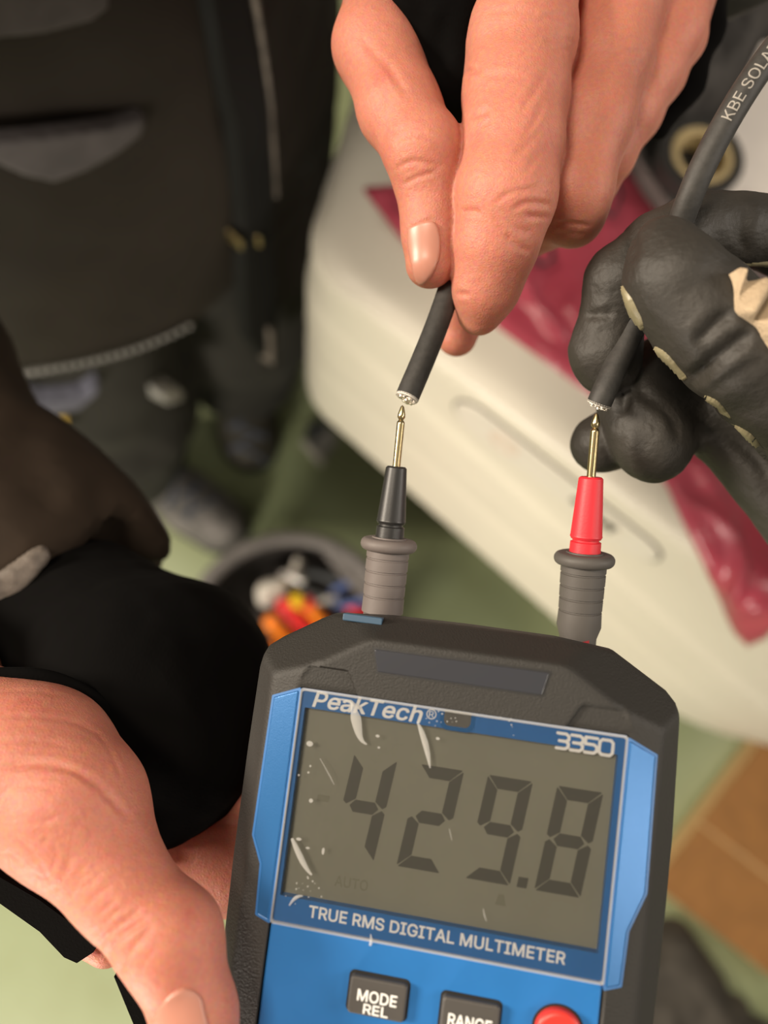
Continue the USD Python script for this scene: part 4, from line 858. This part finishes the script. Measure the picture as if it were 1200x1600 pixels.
def boot(ank, toe_px, m, label):
    toe = at(*toe_px, .035); a = np.r_[ank[:2], 0]; d = toe - a; d[2] = 0; L = np.linalg.norm(d); d /= L; n = np.r_[-d[1], d[0], 0]
    toe = a + d * L
    up = union([wchain([(a - d * .05 + [0, 0, .055], .042), (a + d * (L * .5) + [0, 0, .055], .044), (toe - d * .03 + [0, 0, .045], .040)], .03), wchain([(a + n * .012 + d * (L * .55) + [0, 0, .04], .040), (toe - d * .045 + n * .012 + [0, 0, .04], .038)], .02), wchain([(a - n * .012 + d * (L * .55) + [0, 0, .04], .040), (toe - d * .045 - n * .012 + [0, 0, .04], .038)], .02), wchain([(a + [0, 0, .10], .050), (a + [0, 0, .18], .055)], .03), wchain([(a + d * .05 + [0, 0, .08], .045), (a + d * (L * .6) + [0, 0, .05], .04)], .03)], .02)
    f = lambda p: smax(up(p), .016 - p[:, 2], .004); f.box = up.box
    bm = crease(surface(f, .004), [], .005, 40, 3)
    b = part(person, 'boot', bm, m, label=label)
    s = lambda p: np.maximum(np.abs(p[:, 2] - .010) - .010, up(np.c_[p[:, :2], np.full(len(p), .03)]) - .005); s.box = (up.box[0], np.r_[up.box[1][:2], .02])
    path = numbered(b, 'sole'); sm_ = surface(s, .004); usdkit.mesh(stage, path, trimesh.Trimesh(np.asarray(sm_.vertices) - _org[b], sm_.faces, process=False), MAT['sole'], smooth=30)
    lc = []
    for i in range(5):
        c = a + d * (.085 + i * .018) + [0, 0, .3]
        e = [c + n * k_ + d * (.012 * (k_ / .03) * (-1) ** i) for k_ in np.linspace(-.032, .032, 9)]
        q = np.array(e)
        for _ in range(40): q[:, 2] -= np.clip(f(q), -.02, .05) * .9
        lc.append(tube(q + [0, 0, .001], .0035, 8))
    path = numbered(b, 'laces'); lm_ = cat_(lc); usdkit.mesh(stage, path, trimesh.Trimesh(np.asarray(lm_.vertices) - _org[b], lm_.faces, process=False), MAT['boot_lace'], smooth=40)
boot(kr, (372, 838), 'boot_leather', 'worn grey work boot')
boot(kl, (392, 722), 'boot_dark', 'dark olive brown work boot')

# ================================================================== the second person: a gloved hand
p2 = thing('person', 'person at right wearing a black rubber work glove and holding the printed cable', 'person', np.r_[P(1500, 650, .22)[:2], 0])
g_thumb = chain([(1040, 398, .168, 58), (1056, 442, .1665, 76), (1104, 496, .167, 83), (1150, 540, .169, 86), (1225, 592, .175, 98), (1340, 690, .187, 118)], .003)
g_index = chain([(1400, 400, .205, 80), (1240, 368, .194, 60), (1150, 358, .190, 50), (1085, 358, .189, 50), (1034, 388, .188, 54), (970, 440, .190, 51), (956, 495, .192, 43), (946, 552, .194, 50), (950, 574, .195, 44)], .004)
g_middle = union([chain([(1150, 560, .209, 70), (1040, 585, .205, 58), (990, 630, .201, 50), (1006, 670, .198, 54), (1020, 697, .196, 56)], .004), chain([(1060, 640, .205, 60), (1040, 690, .200, 45)], .004)], .004)
g_ring = chain([(1060, 640, .216, 50), (985, 680, .210, 43), (945, 692, .207, 41), (933, 696, .206, 40)], .004)
g_palm = union([chain([(1132, 655, .203, 70), (1220, 722, .203, 76), (1290, 790, .206, 90), (1420, 840, .215, 170)], .008), chain([(1340, 420, .215, 100), (1420, 620, .22, 170), (1560, 660, .235, 190)], .02), chain([(1130, 560, .21, 70), (1300, 560, .215, 110)], .01)], .012)
glove = union([union([g_index, g_middle, g_ring], .0012), g_palm, g_thumb], .0022)
gm = surface(glove, .0009)
G1 = [([(1086, 541), (1112, 515), (1130, 498), (1146, 482)], 1.6, 1.6), ([(1074, 598), (1100, 578), (1140, 545), (1178, 520)], 2.0, 1.5), ([(1098, 560), (1120, 540), (1150, 512)], .5, 1.2), ([(1100, 620), (1140, 590), (1200, 560)], .5, 1.4), ([(913, 490), (930, 492), (960, 488)], .8, 1.2), ([(975, 350), (990, 380), (985, 410)], .5, 1.2), ([(960, 580), (975, 610), (968, 650)], 1.0, 1.4), ([(1000, 590), (1010, 620), (1040, 640), (1060, 690)], .9, 1.4), ([(1085, 690), (1120, 680), (1180, 720), (1210, 780)], 1.0, 1.8), ([(1100, 650), (1150, 680), (1210, 740)], .8, 1.8), ([(1170, 320), (1160, 360), (1165, 400)], .5, 1.5)]
gm = crease(gm, G1, .0016, 120, 12)
gl = part(p2, 'glove', gm, 'glove_rubber', label='black rubber coated work glove, thumb pressing the cable')
def gp(outline, m, thick, label=None, step=2.6, edge=5, f=glove, **kw): part(p2, 'worn_patch', patch(f, outline, step, .13, thick, edge=edge, **kw), m, label=label)
gp([(970, 443), (980, 456), (993, 482), (1006, 508), (1002, 518), (993, 514), (983, 494), (973, 466)], 'glove_worn', .0005, 'worn olive edge of the thumb coating')
gp([(1020, 541), (1034, 545), (1050, 560), (1064, 580), (1072, 594), (1060, 592), (1042, 574), (1026, 556)], 'glove_worn', .0005)
gp([(1097, 618), (1115, 622), (1132, 634), (1146, 654), (1136, 652), (1116, 640)], 'glove_worn', .0005)
gp([(1150, 412), (1180, 408), (1240, 410), (1240, 420), (1180, 417), (1155, 418)], 'glove_worn', .0005)
gp([(1140, 664), (1160, 680), (1180, 712), (1186, 738), (1194, 736), (1190, 705), (1170, 675)], 'glove_worn', .0006)
gp([(1140, 428), (1150, 430), (1166, 440), (1182, 444), (1186, 462), (1200, 452), (1230, 470), (1250, 600), (1200, 542), (1190, 528), (1182, 512), (1162, 498), (1149, 484), (1148, 460)], 'glove_knit', .0012, 'beige knitted lining showing where the coating ends', step=2.4, edge=5, wave=lambda pts, h: .0016 * np.sin((pts[:, 0] * .8 + pts[:, 1] * .45) / 5.5) * (pts[:, 1] < 600) + .0012)
s2 = union([cone(P(1480, 650, .228), .034, P(1700, 700, .26), .046), cone(P(1700, 700, .26), .046, P(2300, 760, .36), .06)], .02)
part(p2, 'sleeve', surface(s2, .004), 'dark_cloth', label='dark sleeve at the wrist')

# ================================================================== bucket with tools on the floor
bc = at(455, 1000, .29)[:2]; RB = .158
bucket = thing('bucket', 'dark grey round bucket of hand tools standing on the green floor', 'bucket', np.r_[bc, 0])
def rot(prof, n=64):
    a = np.linspace(0, 2 * np.pi, n, endpoint=False); v = np.vstack([np.c_[bc[0] + r * np.cos(a), bc[1] + r * np.sin(a), np.full(n, z)] for r, z in prof]); F = []
    for i in range(len(prof) - 1):
        p, q = i * n + np.arange(n), i * n + (np.arange(n) + 1) % n; F += [np.c_[p, q, q + n], np.c_[p, q + n, p + n]]
    return trimesh.Trimesh(v, np.vstack(F), process=False)
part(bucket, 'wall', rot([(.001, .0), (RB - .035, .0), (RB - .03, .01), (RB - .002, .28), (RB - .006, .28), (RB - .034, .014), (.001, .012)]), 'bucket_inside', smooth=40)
part(bucket, 'rim', rot([(RB - .014, .276), (RB - .016, .288), (RB - .008, .296), (RB + .004, .294), (RB + .008, .282), (RB + .002, .272), (RB - .014, .276)]), 'bucket_plastic', smooth=True, label='grey rounded rim')
flp = [at(x, y, .29)[:2] for x, y in ((492, 842), (530, 850), (580, 874), (612, 915), (600, 950), (560, 925), (520, 880))]
fm = slab(sg.Polygon(flp), .262, .275, .005); part(bucket, 'pocket_flap', fm, 'bucket_plastic', smooth=30, label='grey inner pocket flap')
def driver(px0, px1, z0, z1, r, m, label, cap=None):
    """a screwdriver lying head-up in the bucket: handle from px0 (butt) to px1, then its blade down into the bucket."""
    a, b = at(*px0, z0), at(*px1, z1); L = np.linalg.norm(b - a); d = (b - a) / L
    t = thing('screwdriver', label, 'screwdriver', b + d * .04, 'screwdrivers in the bucket')
    part(t, 'handle', lathe(a, b, [(0, 0), (.001, r * .6), (.006, r * .95), (.014, r), (L * .4, r * .9), (L * .6, r), (L * .85, r * .8), (L * .9, r * 1.1), (L, r * .9), (L, 0)], 16), m, smooth=40)
    part(t, 'blade', lathe(b, b + d * .05, [(-.001, 0), (-.001, .003), (.05, .003), (.05, 0)], 10), 'steel', smooth=40)
    if cap: part(t, 'end_cap', lathe(a - d * .004, a + d * .008, [(0, 0), (0, r * .8), (.004, r * .9), (.012, r * .9)], 16), cap, smooth=40)
driver((418, 965), (462, 1012), .25, .20, .0135, 'orange_plastic', 'bright orange screwdriver handle, lowest and leftmost of the handles in the bucket')
driver((438, 938), (486, 990), .255, .21, .013, 'red_grip', 'red screwdriver handle next to the orange one in the bucket')
driver((480, 942), (520, 992), .25, .20, .012, 'orange_plastic', 'orange and red screwdriver handle beside the multimeter top, right of the yellow end', 'red_grip')
driver((412, 1000), (440, 1030), .235, .20, .012, 'orange_plastic', 'short orange handle end near the black sleeve cuff in the bucket', 'boot_dark')
driver((463, 934), (474, 962), .262, .19, .012, 'yellow_plastic', 'round yellow screwdriver end among the handles in the bucket')
driver((542, 946), (590, 968), .24, .20, .010, 'red_grip', 'dark red handle behind the grey probe grip in the bucket')
def pliers(px0, px1, z0, z1, m, label):
    a, b = at(*px0, z0), at(*px1, z1); d = (b - a) / np.linalg.norm(b - a); n = np.cross(d, [0, 0, 1]); n /= np.linalg.norm(n)
    t = thing('pliers', label, 'pliers', (a + b) / 2)
    for s in (-1, 1):
        part(t, 'handle', tube(spline([a + n * s * .006, a * .6 + b * .4 + n * s * .016, b + n * s * .012], 6), [.006] * 13, 12), m, smooth=50)
    part(t, 'jaw', cat_([lathe(a - d * .035, a + d * .006, [(0, .002), (.02, .006), (.034, .010), (.041, .009)], 12)]), 'steel', smooth=40)
pliers((470, 905), (530, 925), .25, .24, 'steel_dark', 'grey steel pliers behind the coloured handles in the bucket')
pliers((520, 935), (590, 915), .245, .245, 'blue_grip', 'blue handled pliers beside the grey probe in the bucket')
rag = patch(lambda p: p[:, 2] - .225, [(400, 925), (420, 905), (450, 895), (462, 870), (474, 880), (460, 912), (440, 935), (420, 948), (405, 945)], 4, .6, .01, edge=14, wave=lambda pts, h: .012 + .03 * meshkit.fbm(h * 60, 2, 4))
single('rag', rag, 'white_cloth', 'small off-white rag stuffed in the bucket above the red handle', 'rag')
fill = rot([(.001, .20), (RB * .5, .205), (RB - .012, .19)]); fill.vertices[:, 2] += (meshkit.fbm(fill.vertices * 30, 3, 2) - .5) * .03
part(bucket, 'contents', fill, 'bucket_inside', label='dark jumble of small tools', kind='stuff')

# ================================================================== small things on the floor
br = [at(x, y, .0)[:2] for x, y in ((476, 668), (508, 660), (530, 690), (502, 724))]
bk = thing('bracket', 'small grey metal bracket lying on the green floor by the cabinet', 'bracket', np.r_[np.mean(br, 0), 0])
part(bk, 'plate', slab(sg.Polygon(br), .001, .012, .002), 'grey_label', smooth=30)
b2 = [at(x, y, .02)[:2] for x, y in ((478, 672), (500, 658), (512, 668), (488, 690))]
part(bk, 'block', slab(sg.Polygon(b2), .010, .030, .003), 'steel_dark', smooth=30, label='dark block')
b3 = [at(x, y, .012)[:2] for x, y in ((470, 690), (476, 686), (508, 722), (502, 728))]
part(bk, 'edge', slab(sg.Polygon(b3), .001, .016, .001), 'white_cloth', smooth=30, label='pale folded edge')
def flr(pts, z): return [at(x, y, z)[:2] for x, y in pts]
cb_ = thing('cardboard_box', 'flattened brown cardboard box lying on the floor at the right', 'box', np.r_[np.mean(flr([(1200, 1330)], .05), 0), 0])
cpoly = flr([(1020, 1382), (1196, 1150), (1420, 1240), (1230, 1545)], .05)
part(cb_, 'side', slab(sg.Polygon(cpoly).buffer(-.002), .002, .046), 'cardboard_edge', smooth=False, label='pale corrugated edge')
part(cb_, 'flap', slab(sg.Polygon(flr([(1020, 1382), (1092, 1288), (1290, 1440), (1230, 1545)], .05)).buffer(-.001), .046, .050), 'cardboard', smooth=False)
part(cb_, 'flap', slab(sg.Polygon(flr([(1094, 1284), (1196, 1150), (1420, 1240), (1294, 1436)], .05)).buffer(-.001), .046, .050), 'cardboard', smooth=False)
bag2 = patch(lambda p: p[:, 2] - .001, [(980, 1435), (1045, 1432), (1072, 1442), (1098, 1478), (1128, 1520), (1142, 1548), (1160, 1556), (1172, 1578), (1200, 1592), (1290, 1700), (900, 1750), (880, 1500)], 8, .6, .03, edge=50, wave=lambda pts, h: .02 + .05 * meshkit.fbm(h * 14, 3, 6))
single('tool_bag', bag2, 'dark_cloth', 'dark grey crumpled cloth bag on the floor in the bottom right corner', 'bag')
